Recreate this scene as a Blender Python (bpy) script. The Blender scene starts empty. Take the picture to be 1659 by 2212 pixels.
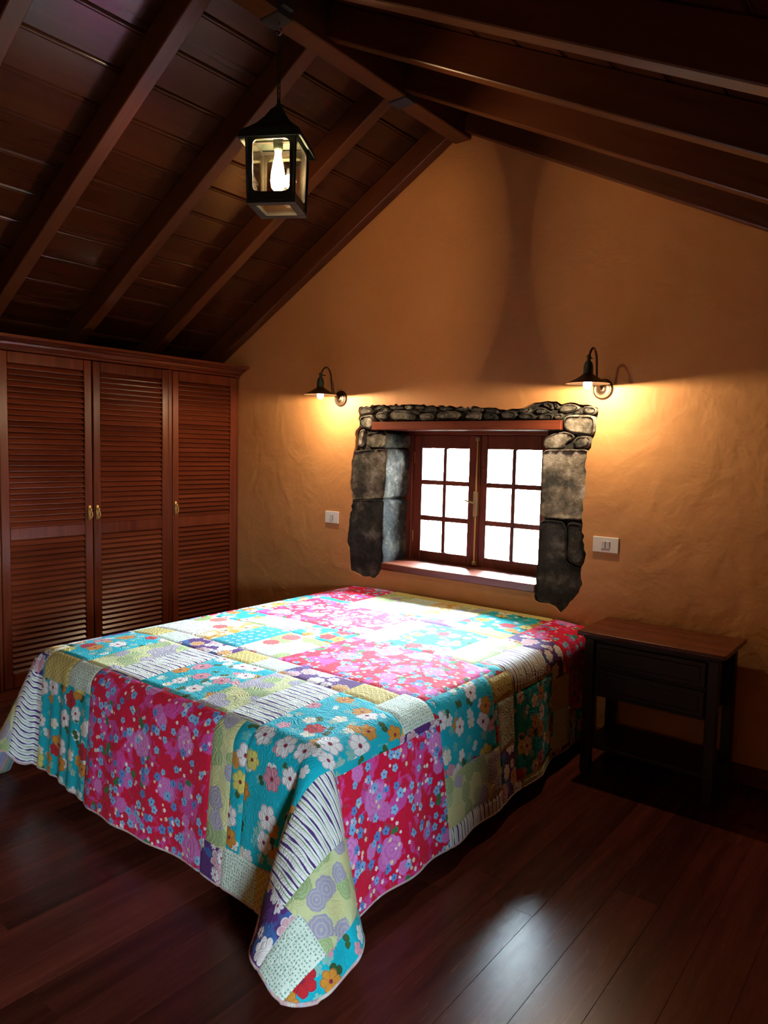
import bpy, bmesh, math, random
import numpy as np
from mathutils import Vector, Matrix, noise
from mathutils.geometry import tessellate_polygon, delaunay_2d_cdt

random.seed(7)
S = bpy.context.scene
COL = S.collection

# ------------------------------------------------------------------ camera
W_PX, H_PX, F_PX = 1659.0, 2212.0, 1562.26
YAW, PITCH, ROLL = 0.665758, -0.083660, 0.022790
cam_d = bpy.data.cameras.new('camera')
cam = bpy.data.objects.new('camera', cam_d)
COL.objects.link(cam)
fwd = Vector((-math.sin(YAW) * math.cos(PITCH), math.cos(YAW) * math.cos(PITCH), math.sin(PITCH)))
rgt = Vector((math.cos(YAW), math.sin(YAW), 0))
upv = rgt.cross(fwd)
r2 = math.cos(ROLL) * rgt + math.sin(ROLL) * upv
u2 = -math.sin(ROLL) * rgt + math.cos(ROLL) * upv
M = Matrix((r2, u2, -fwd)).transposed().to_4x4()
M.translation = Vector((0.0, -3.61, 1.4982))
cam.matrix_world = M
cam_d.sensor_fit = 'VERTICAL'
cam_d.sensor_height = 24.0
cam_d.lens = 24.0 * F_PX / H_PX
cam_d.clip_start = 0.02
S.camera = cam

# ------------------------------------------------------------------ world, exposure
SKY = 420.0
world = bpy.data.worlds.new('overcast_sky')
S.world = world
world.use_nodes = True
bgn = world.node_tree.nodes['Background']
bgn.inputs['Color'].default_value = (0.77, 0.89, 1.0, 1)
# overcast luminance: the zenith is three times as bright as the horizon
wt = world.node_tree
w_tc = wt.nodes.new('ShaderNodeTexCoord')
w_sp = wt.nodes.new('ShaderNodeSeparateXYZ')
w_cl = wt.nodes.new('ShaderNodeMath')
w_cl.operation = 'MAXIMUM'
w_cl.inputs[1].default_value = 0.0
w_ma = wt.nodes.new('ShaderNodeMath')
w_ma.operation = 'MULTIPLY_ADD'
w_ma.inputs[1].default_value = SKY * 2 / 3
w_ma.inputs[2].default_value = SKY / 3
wt.links.new(w_tc.outputs['Generated'], w_sp.inputs[0])
wt.links.new(w_sp.outputs['Z'], w_cl.inputs[0])
wt.links.new(w_cl.outputs[0], w_ma.inputs[0])
wt.links.new(w_ma.outputs[0], bgn.inputs['Strength'])
S.view_settings.view_transform = 'Standard'
S.view_settings.look = 'None'
S.view_settings.exposure = 0.0
S.view_settings.gamma = 1.0
S.view_settings.use_curve_mapping = False
S.cycles.use_denoising = True
S.cycles.use_adaptive_sampling = True
S.cycles.adaptive_threshold = 0.03
S.cycles.max_bounces = 8
S.cycles.diffuse_bounces = 4
S.cycles.glossy_bounces = 4
S.cycles.transparent_max_bounces = 16
S.cycles.sample_clamp_indirect = 6.0
S.cycles.caustics_reflective = False
S.cycles.caustics_refractive = False
BULB = 34.0          # watts of one wall lamp
LANTERN = 32.0
WARM = (1.0, 0.77, 0.48)


def portal(name, loc, rot, sx, sy):
    l = bpy.data.lights.new(name, 'AREA')
    l.shape = 'RECTANGLE'
    l.size, l.size_y = sx, sy
    l.cycles.is_portal = True
    o = bpy.data.objects.new(name, l)
    o.location = loc
    o.rotation_euler = rot
    COL.objects.link(o)


portal('daylight_portal', (-2.33, 0.56, 1.21), (math.radians(-90), 0, 0), 1.10, 0.98)
portal('daylight_portal', (1.36, -3.76, 1.12), (0, math.radians(90), 0), 0.60, 0.68)


# ------------------------------------------------------------------ node helper
class G:
    def __init__(self, name):
        self.m = bpy.data.materials.new(name)
        self.m.use_nodes = True
        self.t = self.m.node_tree
        self.b = self.t.nodes['Principled BSDF']
        self.o = self.t.nodes['Material Output']

    def n(self, typ, **kw):
        nd = self.t.nodes.new(typ)
        for k, v in kw.items():
            setattr(nd, k, v)
        return nd

    def set(self, sock, v):
        if isinstance(v, bpy.types.NodeSocket):
            self.t.links.new(v, sock)
        elif isinstance(v, (tuple, list)) and sock.type == 'RGBA' and len(v) == 3:
            sock.default_value = (*v, 1)
        else:
            sock.default_value = v

    def math(self, op, a, b=0.0, c=None):
        nd = self.n('ShaderNodeMath', operation=op)
        self.set(nd.inputs[0], a)
        self.set(nd.inputs[1], b)
        if c is not None:
            self.set(nd.inputs[2], c)
        return nd.outputs[0]

    def vm(self, op, a, b=(0, 0, 0)):
        nd = self.n('ShaderNodeVectorMath', operation=op)
        self.set(nd.inputs[0], a)
        self.set(nd.inputs[1], b)
        return nd.outputs[0]

    def sep(self, v):
        nd = self.n('ShaderNodeSeparateXYZ')
        self.set(nd.inputs[0], v)
        return nd.outputs

    def comb(self, x, y, z=0.0):
        nd = self.n('ShaderNodeCombineXYZ')
        for i, v in enumerate((x, y, z)):
            self.set(nd.inputs[i], v)
        return nd.outputs[0]

    def step(self, v, lo, hi, a=0.0, b=1.0):
        nd = self.n('ShaderNodeMapRange')
        nd.clamp = True
        for i, x in enumerate((v, lo, hi, a, b)):
            self.set(nd.inputs[i], x)
        return nd.outputs[0]

    def mix(self, f, a, b):
        nd = self.n('ShaderNodeMix', data_type='RGBA')
        self.set(nd.inputs[0], f)
        self.set(nd.inputs[6], a)
        self.set(nd.inputs[7], b)
        return nd.outputs[2]

    def ramp(self, f, stops, interp='LINEAR'):
        nd = self.n('ShaderNodeValToRGB')
        cr = nd.color_ramp
        cr.interpolation = interp
        while len(cr.elements) < len(stops):
            cr.elements.new(0.5)
        for e, (p, c) in zip(cr.elements, stops):
            e.position = p
            e.color = (*c, 1)
        self.set(nd.inputs[0], f)
        return nd.outputs[0]

    def noise(self, v, scale, detail=3.0, rough=0.5, dist=0.0, out=0):
        nd = self.n('ShaderNodeTexNoise')
        self.set(nd.inputs['Vector'], v)
        nd.inputs['Scale'].default_value = scale
        nd.inputs['Detail'].default_value = detail
        nd.inputs['Roughness'].default_value = rough
        nd.inputs['Distortion'].default_value = dist
        return nd.outputs[out]

    def vor(self, v, scale=1.0, rand=1.0, feature='F1', dims='2D'):
        nd = self.n('ShaderNodeTexVoronoi', voronoi_dimensions=dims, feature=feature)
        self.set(nd.inputs['Vector'], v)
        nd.inputs['Scale'].default_value = scale
        nd.inputs['Randomness'].default_value = rand
        return nd.outputs

    def coord(self, which):
        return self.n('ShaderNodeTexCoord').outputs[which]

    def objrand(self):
        return self.n('ShaderNodeObjectInfo').outputs['Random']

    def bump(self, h, strength, dist):
        nd = self.n('ShaderNodeBump')
        nd.inputs['Strength'].default_value = strength
        nd.inputs['Distance'].default_value = dist
        self.set(nd.inputs['Height'], h)
        self.t.links.new(nd.outputs[0], self.b.inputs['Normal'])

    def done(self, color, rough=0.5, metal=0.0, spec=0.5):
        self.set(self.b.inputs['Base Color'], color)
        self.set(self.b.inputs['Roughness'], rough)
        self.set(self.b.inputs['Metallic'], metal)
        self.b.inputs['Specular IOR Level'].default_value = spec
        return self.m


def wood(name, dark, light, rough, axis, scale=1.0, vary=0.35, spec=0.5, bump=0.15, knots=False, rv=0.15):
    g = G(name)
    rnd = g.objrand()
    p = g.vm('ADD', g.coord('Object'), g.comb(g.math('MULTIPLY', rnd, 17.0), g.math('MULTIPLY', rnd, 31.0), g.math('MULTIPLY', rnd, 7.0)))
    st = [14.0 * scale] * 3
    st[axis] = 0.9 * scale
    q = g.vm('MULTIPLY', p, tuple(st))
    n1 = g.noise(q, 1.0, 5.0, 0.6, 0.6)
    n2 = g.noise(g.vm('MULTIPLY', q, (4.0, 4.0, 4.0)), 1.0, 3.0, 0.6, 0.2)
    f = g.math('ADD', g.math('MULTIPLY', n1, 0.75), g.math('MULTIPLY', n2, 0.25))
    c = g.ramp(f, [(0.30, dark), (0.70, light)])
    if knots:
        st2 = [5.0] * 3
        st2[axis] = 1.3
        v = g.vor(g.vm('MULTIPLY', p, tuple(st2)), 1.0, 1.0, 'F1', '3D')
        k = g.step(v['Distance'], 0.05, 0.13, 1.0, 0.0)
        c = g.mix(g.math('MULTIPLY', k, 0.75), c, tuple(x * 0.25 for x in dark))
    br = g.math('ADD', 1.0 - vary * 0.5, g.math('MULTIPLY', rnd, vary))
    hs = g.n('ShaderNodeHueSaturation')
    g.set(hs.inputs['Value'], br)
    g.set(hs.inputs['Color'], c)
    g.bump(f, bump, 0.002)
    return g.done(hs.outputs[0], g.step(n2, 0.2, 0.8, rough * (1 - rv), rough * (1 + rv)), 0, spec)


def plain(name, col, rough=0.5, metal=0.0, spec=0.5, mottle=0.15, mscale=40.0):
    g = G(name)
    n = g.noise(g.coord('Object'), mscale, 3.0)
    c = g.mix(g.math('MULTIPLY', n, mottle * 2), col, tuple(x * 0.55 for x in col))
    return g.done(c, rough, metal, spec)


def emit(name, col, strength):
    g = G(name)
    em = g.n('ShaderNodeEmission')
    em.inputs['Color'].default_value = (*col, 1)
    em.inputs['Strength'].default_value = strength
    tr = g.n('ShaderNodeBsdfTransparent')
    mx = g.n('ShaderNodeMixShader')
    mx.inputs[0].default_value = 0.3
    g.t.links.new(tr.outputs[0], mx.inputs[1])
    g.t.links.new(em.outputs[0], mx.inputs[2])
    g.t.links.new(mx.outputs[0], g.o.inputs[0])
    return g.m


def glass(name, tint=(1, 1, 1), refl=1.0):
    g = G(name)
    tr = g.n('ShaderNodeBsdfTransparent')
    tr.inputs[0].default_value = (*tint, 1)
    gl = g.n('ShaderNodeBsdfGlossy')
    gl.inputs['Roughness'].default_value = 0.02
    fr = g.n('ShaderNodeFresnel')
    fr.inputs[0].default_value = 1.45
    mx = g.n('ShaderNodeMixShader')
    g.t.links.new(g.math('MULTIPLY', fr.outputs[0], refl), mx.inputs[0])
    g.t.links.new(tr.outputs[0], mx.inputs[1])
    g.t.links.new(gl.outputs[0], mx.inputs[2])
    g.t.links.new(mx.outputs[0], g.o.inputs[0])
    return g.m


MAT = {}
MAT['floor'] = wood('mahogany_floor', (0.044, 0.0080, 0.0052), (0.130, 0.027, 0.015), 0.27, 1, 1.0, 0.9, 0.25, 0.03, False, 0.06)
MAT['board'] = wood('ceiling_board_wood', (0.034, 0.0088, 0.0031), (0.068, 0.0190, 0.0062), 0.20, 1, 0.7, 0.4, 0.5, 0.0, False, 0.0)
MAT['rafter'] = wood('rafter_wood', (0.055, 0.0145, 0.0046), (0.105, 0.030, 0.0090), 0.34, 0, 0.8, 0.25, 0.45, 0.1, True)
MAT['ridge'] = wood('ridge_wood', (0.065, 0.018, 0.0055), (0.12, 0.036, 0.011), 0.40, 1, 0.8, 0.1)
MAT['wardrobe_v'] = wood('wardrobe_wood_upright', (0.085, 0.0150, 0.0062), (0.190, 0.040, 0.0155), 0.24, 2, 1.0, 0.3)
MAT['wardrobe_h'] = wood('wardrobe_wood_lengthwise', (0.085, 0.0150, 0.0062), (0.190, 0.040, 0.0155), 0.24, 1, 1.0, 0.3)
MAT['window_x'] = wood('window_wood_lengthwise', (0.075, 0.014, 0.008), (0.19, 0.045, 0.020), 0.30, 0, 1.0, 0.2)
MAT['window_z'] = wood('window_wood_upright', (0.075, 0.014, 0.008), (0.17, 0.038, 0.018), 0.32, 2, 1.0, 0.2)
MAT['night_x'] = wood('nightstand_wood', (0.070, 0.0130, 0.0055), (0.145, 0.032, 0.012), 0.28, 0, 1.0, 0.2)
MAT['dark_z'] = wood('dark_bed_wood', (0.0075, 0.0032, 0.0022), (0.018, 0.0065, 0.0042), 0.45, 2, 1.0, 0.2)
MAT['brass'] = plain('aged_brass', (0.66, 0.43, 0.13), 0.42, 0.6)
MAT['dullbrass'] = plain('dull_brass', (0.36, 0.27, 0.14), 0.5, 0.6)
MAT['bronze'] = plain('dark_bronze', (0.075, 0.045, 0.028), 0.42, 0.85)
MAT['verdigris'] = plain('dark_green_metal', (0.020, 0.034, 0.022), 0.55, 0.3)
MAT['black'] = plain('black_iron', (0.020, 0.020, 0.018), 0.5, 0.5)
MAT['chrome'] = plain('bright_steel', (0.55, 0.55, 0.55), 0.3, 1.0)
MAT['lead'] = plain('grey_sheet_metal', (0.055, 0.070, 0.075), 0.6, 0.3)
MAT['white_plastic'] = plain('white_switch_plastic', (0.78, 0.76, 0.74), 0.35, 0, 0.5, 0.02)
MAT['grey_plastic'] = plain('grey_switch_rocker', (0.55, 0.56, 0.58), 0.35, 0, 0.5, 0.02)
MAT['led'] = plain('switch_slot', (0.12, 0.10, 0.10), 0.4)
MAT['ceramic'] = plain('pale_lamp_inside', (0.75, 0.70, 0.60), 0.4)
MAT['glass'] = glass('window_glass', (0.97, 1.0, 0.99))
MAT['lamp_glass'] = glass('lantern_glass', (1, 0.97, 0.90), 0.8)
MAT['bulb'] = emit('lit_bulb', (1.0, 0.80, 0.50), 40.0)
MAT['filament'] = emit('lit_lantern_bulb', (1.0, 0.82, 0.55), 30.0)
MAT['mattress'] = plain('mattress_ticking', (0.6, 0.58, 0.55), 0.9)


def plaster():
    g = G('ochre_plaster')
    p = g.coord('Object')
    n1 = g.noise(p, 2.2, 4.0, 0.55)
    n2 = g.noise(p, 14.0, 4.0, 0.6)
    n3 = g.noise(p, 90.0, 2.0, 0.6)
    c = g.mix(g.step(n1, 0.35, 0.7), (0.58, 0.272, 0.098), (0.52, 0.234, 0.082))
    c = g.mix(g.math('MULTIPLY', g.step(n2, 0.45, 0.75), 0.25), c, (0.46, 0.21, 0.068))
    n4 = g.noise(p, 5.0, 3.0, 0.5, 0.6)
    h = g.math('ADD', g.math('ADD', g.math('MULTIPLY', n2, 0.45), g.math('MULTIPLY', n3, 0.06)), g.math('MULTIPLY', n4, 1.6))
    g.bump(h, 0.5, 0.012)
    return g.done(c, 0.62, 0, 0.35)


def stone(name, k, dark):
    g = G(name)
    rnd = g.objrand()
    p = g.vm('ADD', g.coord('Object'), g.comb(g.math('MULTIPLY', rnd, 9.0), 0.0, g.math('MULTIPLY', rnd, 5.0)))
    n1 = g.noise(p, 9.0, 6.0, 0.62)
    n2 = g.noise(p, 42.0, 6.0, 0.75)
    n3 = g.noise(p, 6.0, 5.0, 0.6)
    c = g.ramp(n1, [(0.40, (0.040 * k, 0.039 * k, 0.032 * k)), (0.52, (0.135 * k, 0.112 * k, 0.085 * k)), (0.63, (0.29 * k, 0.26 * k, 0.22 * k))])
    c = g.mix(g.math('MULTIPLY', g.step(n2, 0.55, 0.72), 0.45), c, (0.36, 0.34, 0.31))
    c = g.mix(g.math('MULTIPLY', g.step(n3, dark, dark + 0.10), 0.75), c, (0.022, 0.021, 0.020))
    hs = g.n('ShaderNodeHueSaturation')
    g.set(hs.inputs['Value'], g.math('ADD', 0.62, g.math('MULTIPLY', rnd, 0.75)))
    g.set(hs.inputs['Color'], c)
    h = g.math('ADD', g.math('MULTIPLY', n1, 0.6), g.math('MULTIPLY', n2, 0.5))
    g.bump(h, 1.0, 0.034)
    return g.done(hs.outputs[0], 0.9, 0, 0.25)


def mortar():
    g = G('dark_mortar')
    p = g.coord('Object')
    n1 = g.noise(p, 40.0, 6.0, 0.7)
    c = g.ramp(n1, [(0.35, (0.020, 0.019, 0.018)), (0.7, (0.075, 0.068, 0.060))])
    g.bump(n1, 1.0, 0.02)
    return g.done(c, 0.95, 0, 0.2)


def ground_mat():
    g = G('pale_hillside')
    p = g.coord('Object')
    n = g.noise(p, 0.15, 5.0)
    n2 = g.noise(p, 2.0, 5.0)
    c = g.mix(g.step(n, 0.35, 0.65), (0.36, 0.40, 0.30), (0.50, 0.50, 0.46))
    c = g.mix(g.math('MULTIPLY', n2, 0.5), c, (0.30, 0.36, 0.24))
    return g.done(c, 0.95, 0, 0.2)


MAT['plaster'] = plaster()
MAT['stone'] = stone('grey_basalt_stone', 1.0, 0.52)
MAT['stone_dark'] = stone('dark_basalt_stone', 0.62, 0.42)
MAT['stone_tan'] = stone('tan_tuff_stone', 1.55, 0.60)
MAT['mortar'] = mortar()
MAT['ground'] = ground_mat()


# ------------------------------------------------------------------ object helpers
ORG = {}


def mesh_data(name, verts, faces, mat, smooth=False, org=(0, 0, 0)):
    me = bpy.data.meshes.new(name)
    me.from_pydata([(v[0] - org[0], v[1] - org[1], v[2] - org[2]) for v in verts], [], [tuple(f) for f in faces])
    me.materials.append(mat)
    if smooth:
        me.polygons.foreach_set('use_smooth', [True] * len(me.polygons))
    me.update()
    return me


def link(name, data, parent=None, loc=(0, 0, 0), rot=None):
    o = bpy.data.objects.new(name, data)
    COL.objects.link(o)
    o.location = loc
    if rot is not None:
        o.rotation_euler = rot
    if parent is not None:
        o.parent = parent
    return o


def obj(name, geo, mat, parent=None, smooth=False):
    """geo=(verts,faces) in world coordinates; parented parts are stored relative to their thing's base"""
    org = ORG.get(parent.name, (0, 0, 0)) if parent is not None else (0, 0, 0)
    o = link(name, mesh_data(name, geo[0], geo[1], mat, smooth, org), parent)
    ORG[o.name] = org
    return o


def thing(name, loc, label, cat, group=None):
    o = link(name, None, None, loc)
    o.empty_display_size = 0.05
    o['label'] = label
    o['category'] = cat
    if group:
        o['group'] = group
    ORG[o.name] = tuple(loc)
    return o


def struct(o, label=None):
    o['kind'] = 'structure'
    if label:
        o['label'] = label
    return o


def from_bm(bm):
    bm.verts.ensure_lookup_table()
    bm.verts.index_update()
    v = [tuple(x.co) for x in bm.verts]
    f = [[x.index for x in p.verts] for p in bm.faces]
    bm.free()
    return v, f


def box(x0, x1, y0, y1, z0, z1, bev=0.0, seg=1):
    bm = bmesh.new()
    bmesh.ops.create_cube(bm, size=1.0)
    for v in bm.verts:
        v.co.x = x0 if v.co.x < 0 else x1
        v.co.y = y0 if v.co.y < 0 else y1
        v.co.z = z0 if v.co.z < 0 else z1
    if bev > 0:
        bmesh.ops.bevel(bm, geom=list(bm.edges), offset=bev, segments=seg, affect='EDGES', profile=0.5)
    return from_bm(bm)


def join(*gs):
    V, Fs = [], []
    for v, f in gs:
        k = len(V)
        V += list(v)
        Fs += [[i + k for i in p] for p in f]
    return V, Fs


def prism(poly, axis, a, b):
    """extrude a 2-D polygon along an axis; poly is given in the two other axes in xyz order"""
    def P(p, t):
        l = list(p)
        l.insert(axis, t)
        return tuple(l)
    n = len(poly)
    V = [P(p, a) for p in poly] + [P(p, b) for p in poly]
    Fs = [[i, (i + 1) % n, n + (i + 1) % n, n + i] for i in range(n)]
    tri = tessellate_polygon([[Vector((p[0], p[1], 0)) for p in poly]])
    for t in tri:
        Fs.append(list(t))
        Fs.append([n + i for i in reversed(t)])
    return V, Fs


def lathe(prof, center, seg=24, axis=2, close=False):
    V, Fs = [], []
    for (r, h) in prof:
        for k in range(seg):
            a = 2 * math.pi * k / seg
            p = [r * math.cos(a), r * math.sin(a)]
            p.insert(axis, h)
            V.append((center[0] + p[0], center[1] + p[1], center[2] + p[2]))
    m = len(prof)
    for i in range(m - 1):
        for k in range(seg):
            k2 = (k + 1) % seg
            Fs.append([i * seg + k, i * seg + k2, (i + 1) * seg + k2, (i + 1) * seg + k])
    if close:
        Fs.append([k for k in range(seg)][::-1])
        Fs.append([(m - 1) * seg + k for k in range(seg)])
    return V, Fs


def tube(pts, r, seg=8, closed=False):
    pts = [Vector(p) for p in pts]
    n = len(pts)
    V, Fs = [], []
    prev = None
    for i, p in enumerate(pts):
        if closed:
            d = pts[(i + 1) % n] - pts[i - 1]
        else:
            d = pts[min(i + 1, n - 1)] - pts[max(i - 1, 0)]
        d.normalize()
        if prev is None:
            ref = Vector((0, 0, 1)) if abs(d.z) < 0.9 else Vector((1, 0, 0))
            a = d.cross(ref).normalized()
        else:
            a = (prev - d * prev.dot(d)).normalized()
        prev = a
        b = d.cross(a)
        rr = r[i] if isinstance(r, (list, tuple)) else r
        for k in range(seg):
            t = 2 * math.pi * k / seg
            V.append(tuple(p + a * math.cos(t) * rr + b * math.sin(t) * rr))
    for i in range(n if closed else n - 1):
        j = (i + 1) % n
        for k in range(seg):
            k2 = (k + 1) % seg
            Fs.append([i * seg + k, i * seg + k2, j * seg + k2, j * seg + k])
    if not closed:
        Fs.append([k for k in range(seg)][::-1])
        Fs.append([(n - 1) * seg + k for k in range(seg)])
    return V, Fs


# ------------------------------------------------------------------ room dimensions
X0, X1 = -4.78, 1.15
Y0, Y1 = -5.60, 0.0
APX, APZ = -2.32, 3.31               # ridge of the plane through the rafters' undersides
SL, SR = 0.5607, 0.508
DEP = 0.13                           # rafter depth
CL, CR = 1 / math.sqrt(1 + SL * SL), 1 / math.sqrt(1 + SR * SR)
VL, VR = DEP / CL, DEP / CR


def roof(x, off=0.0):
    return APZ + off - (SL * (APX - x) if x < APX else SR * (x - APX))


# ------------------------------------------------------------------ floor with planks
fl = obj('floor', box(X0, X1, Y0, Y1, -0.12, -0.012), MAT['mortar'])
struct(fl, 'dark red mahogany plank floor')
PW = 0.152
nrow = int(math.ceil((X1 - X0) / PW))
plank_cache = {}
for i in range(nrow):
    xa = X1 - (i + 1) * PW
    y = Y0 - random.uniform(0.1, 1.4)
    while y < Y1:
        L = random.choice((1.2, 1.5, 1.8, 2.1))
        a, b = max(y, Y0), min(y + L, Y1)
        y += L
        if b - a < 0.08:
            continue
        key = round(b - a, 3)
        if key not in plank_cache:
            plank_cache[key] = mesh_data('plank', *box(0.0002, PW - 0.0002, 0.0002, key - 0.0002, -0.015, 0.0, 0.0007), MAT['floor'])
        p = link('plank', plank_cache[key], fl, (xa, a, 0))

# ------------------------------------------------------------------ walls
HOLE = [(-3.062, 1.778), (-2.929, 1.789), (-2.804, 1.79), (-2.669, 1.789), (-2.501, 1.78), (-2.341, 1.772), (-2.257, 1.76), (-2.176, 1.768), (-2.074, 1.757), (-1.985, 1.743), (-1.921, 1.749), (-1.858, 1.764), (-1.787, 1.781), (-1.687, 1.784), (-1.657, 1.767), (-1.58, 1.774), (-1.513, 1.764), (-1.457, 1.745), (-1.463, 1.675), (-1.467, 1.608), (-1.484, 1.541), (-1.506, 1.514), (-1.507, 1.343), (-1.511, 1.216), (-1.511, 1.125), (-1.497, 1.035), (-1.489, 0.963), (-1.509, 0.887), (-1.497, 0.825), (-1.532, 0.755), (-1.587, 0.681), (-1.615, 0.653), (-1.647, 0.681), (-1.688, 0.694), (-1.765, 0.697), (-1.769, 0.742), (-2.85, 0.741), (-2.868, 0.71), (-2.898, 0.682), (-3.0, 0.677), (-3.106, 0.704), (-3.115, 0.761), (-3.142, 0.921), (-3.13, 1.037), (-3.103, 1.177), (-3.123, 1.267), (-3.117, 1.427), (-3.089, 1.518), (-3.084, 1.63), (-3.055, 1.653)]


def ragged(poly, step, amp, skip=()):
    out = []
    n = len(poly)
    for i in range(n):
        a, b = Vector(poly[i]), Vector(poly[(i + 1) % n])
        out.append(tuple(a))
        if i in skip:
            continue
        m = max(1, int((b - a).length / step))
        nrm = Vector((-(b - a).y, (b - a).x)).normalized()
        for k in range(1, m):
            q = a.lerp(b, k / m) + nrm * random.uniform(-amp, amp)
            out.append(tuple(q))
    return out


hole = ragged(HOLE, 0.022, 0.007, (35,))
XA0, XA1 = X0 - 0.02, X1 + 0.02
outer = [(XA0, -0.1), (XA1, -0.1), (XA1, roof(XA1, VR + 0.05)), (APX, APZ + VL + 0.05), (XA0, roof(XA0, VL + 0.05))]
tri = tessellate_polygon([[Vector((x, z, 0)) for x, z in outer], [Vector((x, z, 0)) for x, z in hole]])
pts = outer + hole
V = [(x, 0.0, z) for x, z in pts]
Fs = [list(t) for t in tri]
n0, nh = len(outer), len(hole)
k0 = len(V)
V += [(x, 0.045, z) for x, z in hole]
for i in range(nh):
    j = (i + 1) % nh
    Fs.append([n0 + i, n0 + j, k0 + j, k0 + i])
wn = obj('wall_north', (V, Fs), MAT['plaster'])
struct(wn, 'ochre plastered gable wall with a bare stone window surround')
# orient faces towards the room
bm = bmesh.new()
bm.from_mesh(wn.data)
bmesh.ops.recalc_face_normals(bm, faces=bm.faces)
bm.to_mesh(wn.data)
bm.free()

OX0, OX1, OZ0, OZ1 = -2.868, -1.742, 0.742, 1.690    # masonry opening
core = join(box(XA0, OX0, 0.03, 0.56, -0.1, 1.9), box(OX1, 0.4, 0.03, 0.56, -0.1, 1.9), box(0.4, XA1, 0.03, 0.56, -0.1, 1.66),
            box(OX0, OX1, 0.03, 0.56, -0.1, OZ0), box(OX0, OX1, 0.03, 0.56, OZ1, 1.9),
            prism([(XA0, 1.9), (0.4, 1.9), (APX, APZ + VL + 0.05), (XA0, roof(XA0, VL + 0.05))], 1, 0.03, 0.56))
obj('masonry_core', core, MAT['mortar'], wn)

STONES = [
    [(-3.062, 1.779), (-2.967, 1.777), (-2.942, 1.748), (-3.057, 1.725)],
    [(-3.064, 1.717), (-2.952, 1.732), (-2.937, 1.689), (-2.949, 1.636), (-3.055, 1.652)],
    [(-3.058, 1.641), (-3.009, 1.639), (-3.029, 1.588), (-3.034, 1.528), (-3.084, 1.527)],
    [(-2.928, 1.737), (-2.891, 1.749), (-2.83, 1.738), (-2.822, 1.704), (-2.862, 1.694), (-2.924, 1.705)],
    [(-2.891, 1.763), (-2.851, 1.775), (-2.82, 1.761), (-2.83, 1.741), (-2.887, 1.749)],
    [(-2.81, 1.746), (-2.757, 1.755), (-2.667, 1.748), (-2.609, 1.717), (-2.62, 1.692), (-2.802, 1.696)],
    [(-2.584, 1.722), (-2.553, 1.731), (-2.491, 1.726), (-2.475, 1.705), (-2.502, 1.688), (-2.57, 1.691)],
    [(-2.455, 1.735), (-2.378, 1.746), (-2.302, 1.74), (-2.295, 1.704), (-2.347, 1.692), (-2.46, 1.703)],
    [(-2.811, 1.782), (-2.719, 1.785), (-2.706, 1.762), (-2.797, 1.758)],
    [(-2.7, 1.785), (-2.636, 1.778), (-2.641, 1.758), (-2.696, 1.762)],
    [(-2.617, 1.783), (-2.56, 1.777), (-2.554, 1.757), (-2.61, 1.755)],
    [(-2.654, 1.746), (-2.591, 1.75), (-2.584, 1.727), (-2.602, 1.722)],
    [(-2.548, 1.767), (-2.481, 1.775), (-2.45, 1.75), (-2.491, 1.733), (-2.541, 1.744)],
    [(-2.438, 1.769), (-2.349, 1.768), (-2.355, 1.748), (-2.426, 1.747)],
    [(-2.939, 1.769), (-2.885, 1.789), (-2.851, 1.783), (-2.891, 1.766), (-2.932, 1.753)],
    [(-2.331, 1.753), (-2.246, 1.77), (-2.206, 1.76), (-2.279, 1.742)],
    [(-2.214, 1.732), (-2.143, 1.733), (-2.144, 1.69), (-2.255, 1.699), (-2.25, 1.719)],
    [(-2.134, 1.731), (-2.09, 1.732), (-2.032, 1.704), (-2.06, 1.689), (-2.132, 1.69)],
    [(-2.025, 1.736), (-1.933, 1.74), (-1.92, 1.696), (-2.02, 1.692)],
    [(-1.915, 1.72), (-1.834, 1.724), (-1.806, 1.694), (-1.898, 1.69)],
    [(-1.794, 1.761), (-1.709, 1.724), (-1.818, 1.721)],
    [(-1.794, 1.714), (-1.708, 1.72), (-1.704, 1.689), (-1.796, 1.687)],
    [(-1.698, 1.717), (-1.642, 1.719), (-1.661, 1.688), (-1.699, 1.689)],
    [(-1.67, 1.764), (-1.59, 1.769), (-1.55, 1.747), (-1.618, 1.725), (-1.683, 1.726)],
    [(-1.545, 1.756), (-1.463, 1.75), (-1.466, 1.709), (-1.538, 1.719)],
    [(-1.612, 1.718), (-1.549, 1.738), (-1.543, 1.715)],
    [(-1.644, 1.702), (-1.607, 1.711), (-1.47, 1.705), (-1.47, 1.609), (-1.572, 1.611), (-1.646, 1.636)],
    [(-1.582, 1.599), (-1.484, 1.602), (-1.487, 1.554), (-1.539, 1.532), (-1.584, 1.543)],
    [(-1.763, 1.782), (-1.721, 1.779), (-1.699, 1.736), (-1.773, 1.766)],
    [(-1.716, 1.781), (-1.67, 1.764), (-1.689, 1.736)],
    [(-1.9, 1.739), (-1.836, 1.753), (-1.845, 1.729), (-1.905, 1.727)],
    [(-2.221, 1.76), (-2.132, 1.753), (-2.137, 1.738), (-2.214, 1.737)],
    [(-2.126, 1.753), (-2.039, 1.747), (-2.044, 1.724), (-2.12, 1.735)],
    [(-1.605, 1.145), (-1.517, 1.147), (-1.497, 0.991), (-1.511, 0.912), (-1.593, 0.937), (-1.591, 1.067)],
]
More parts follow.
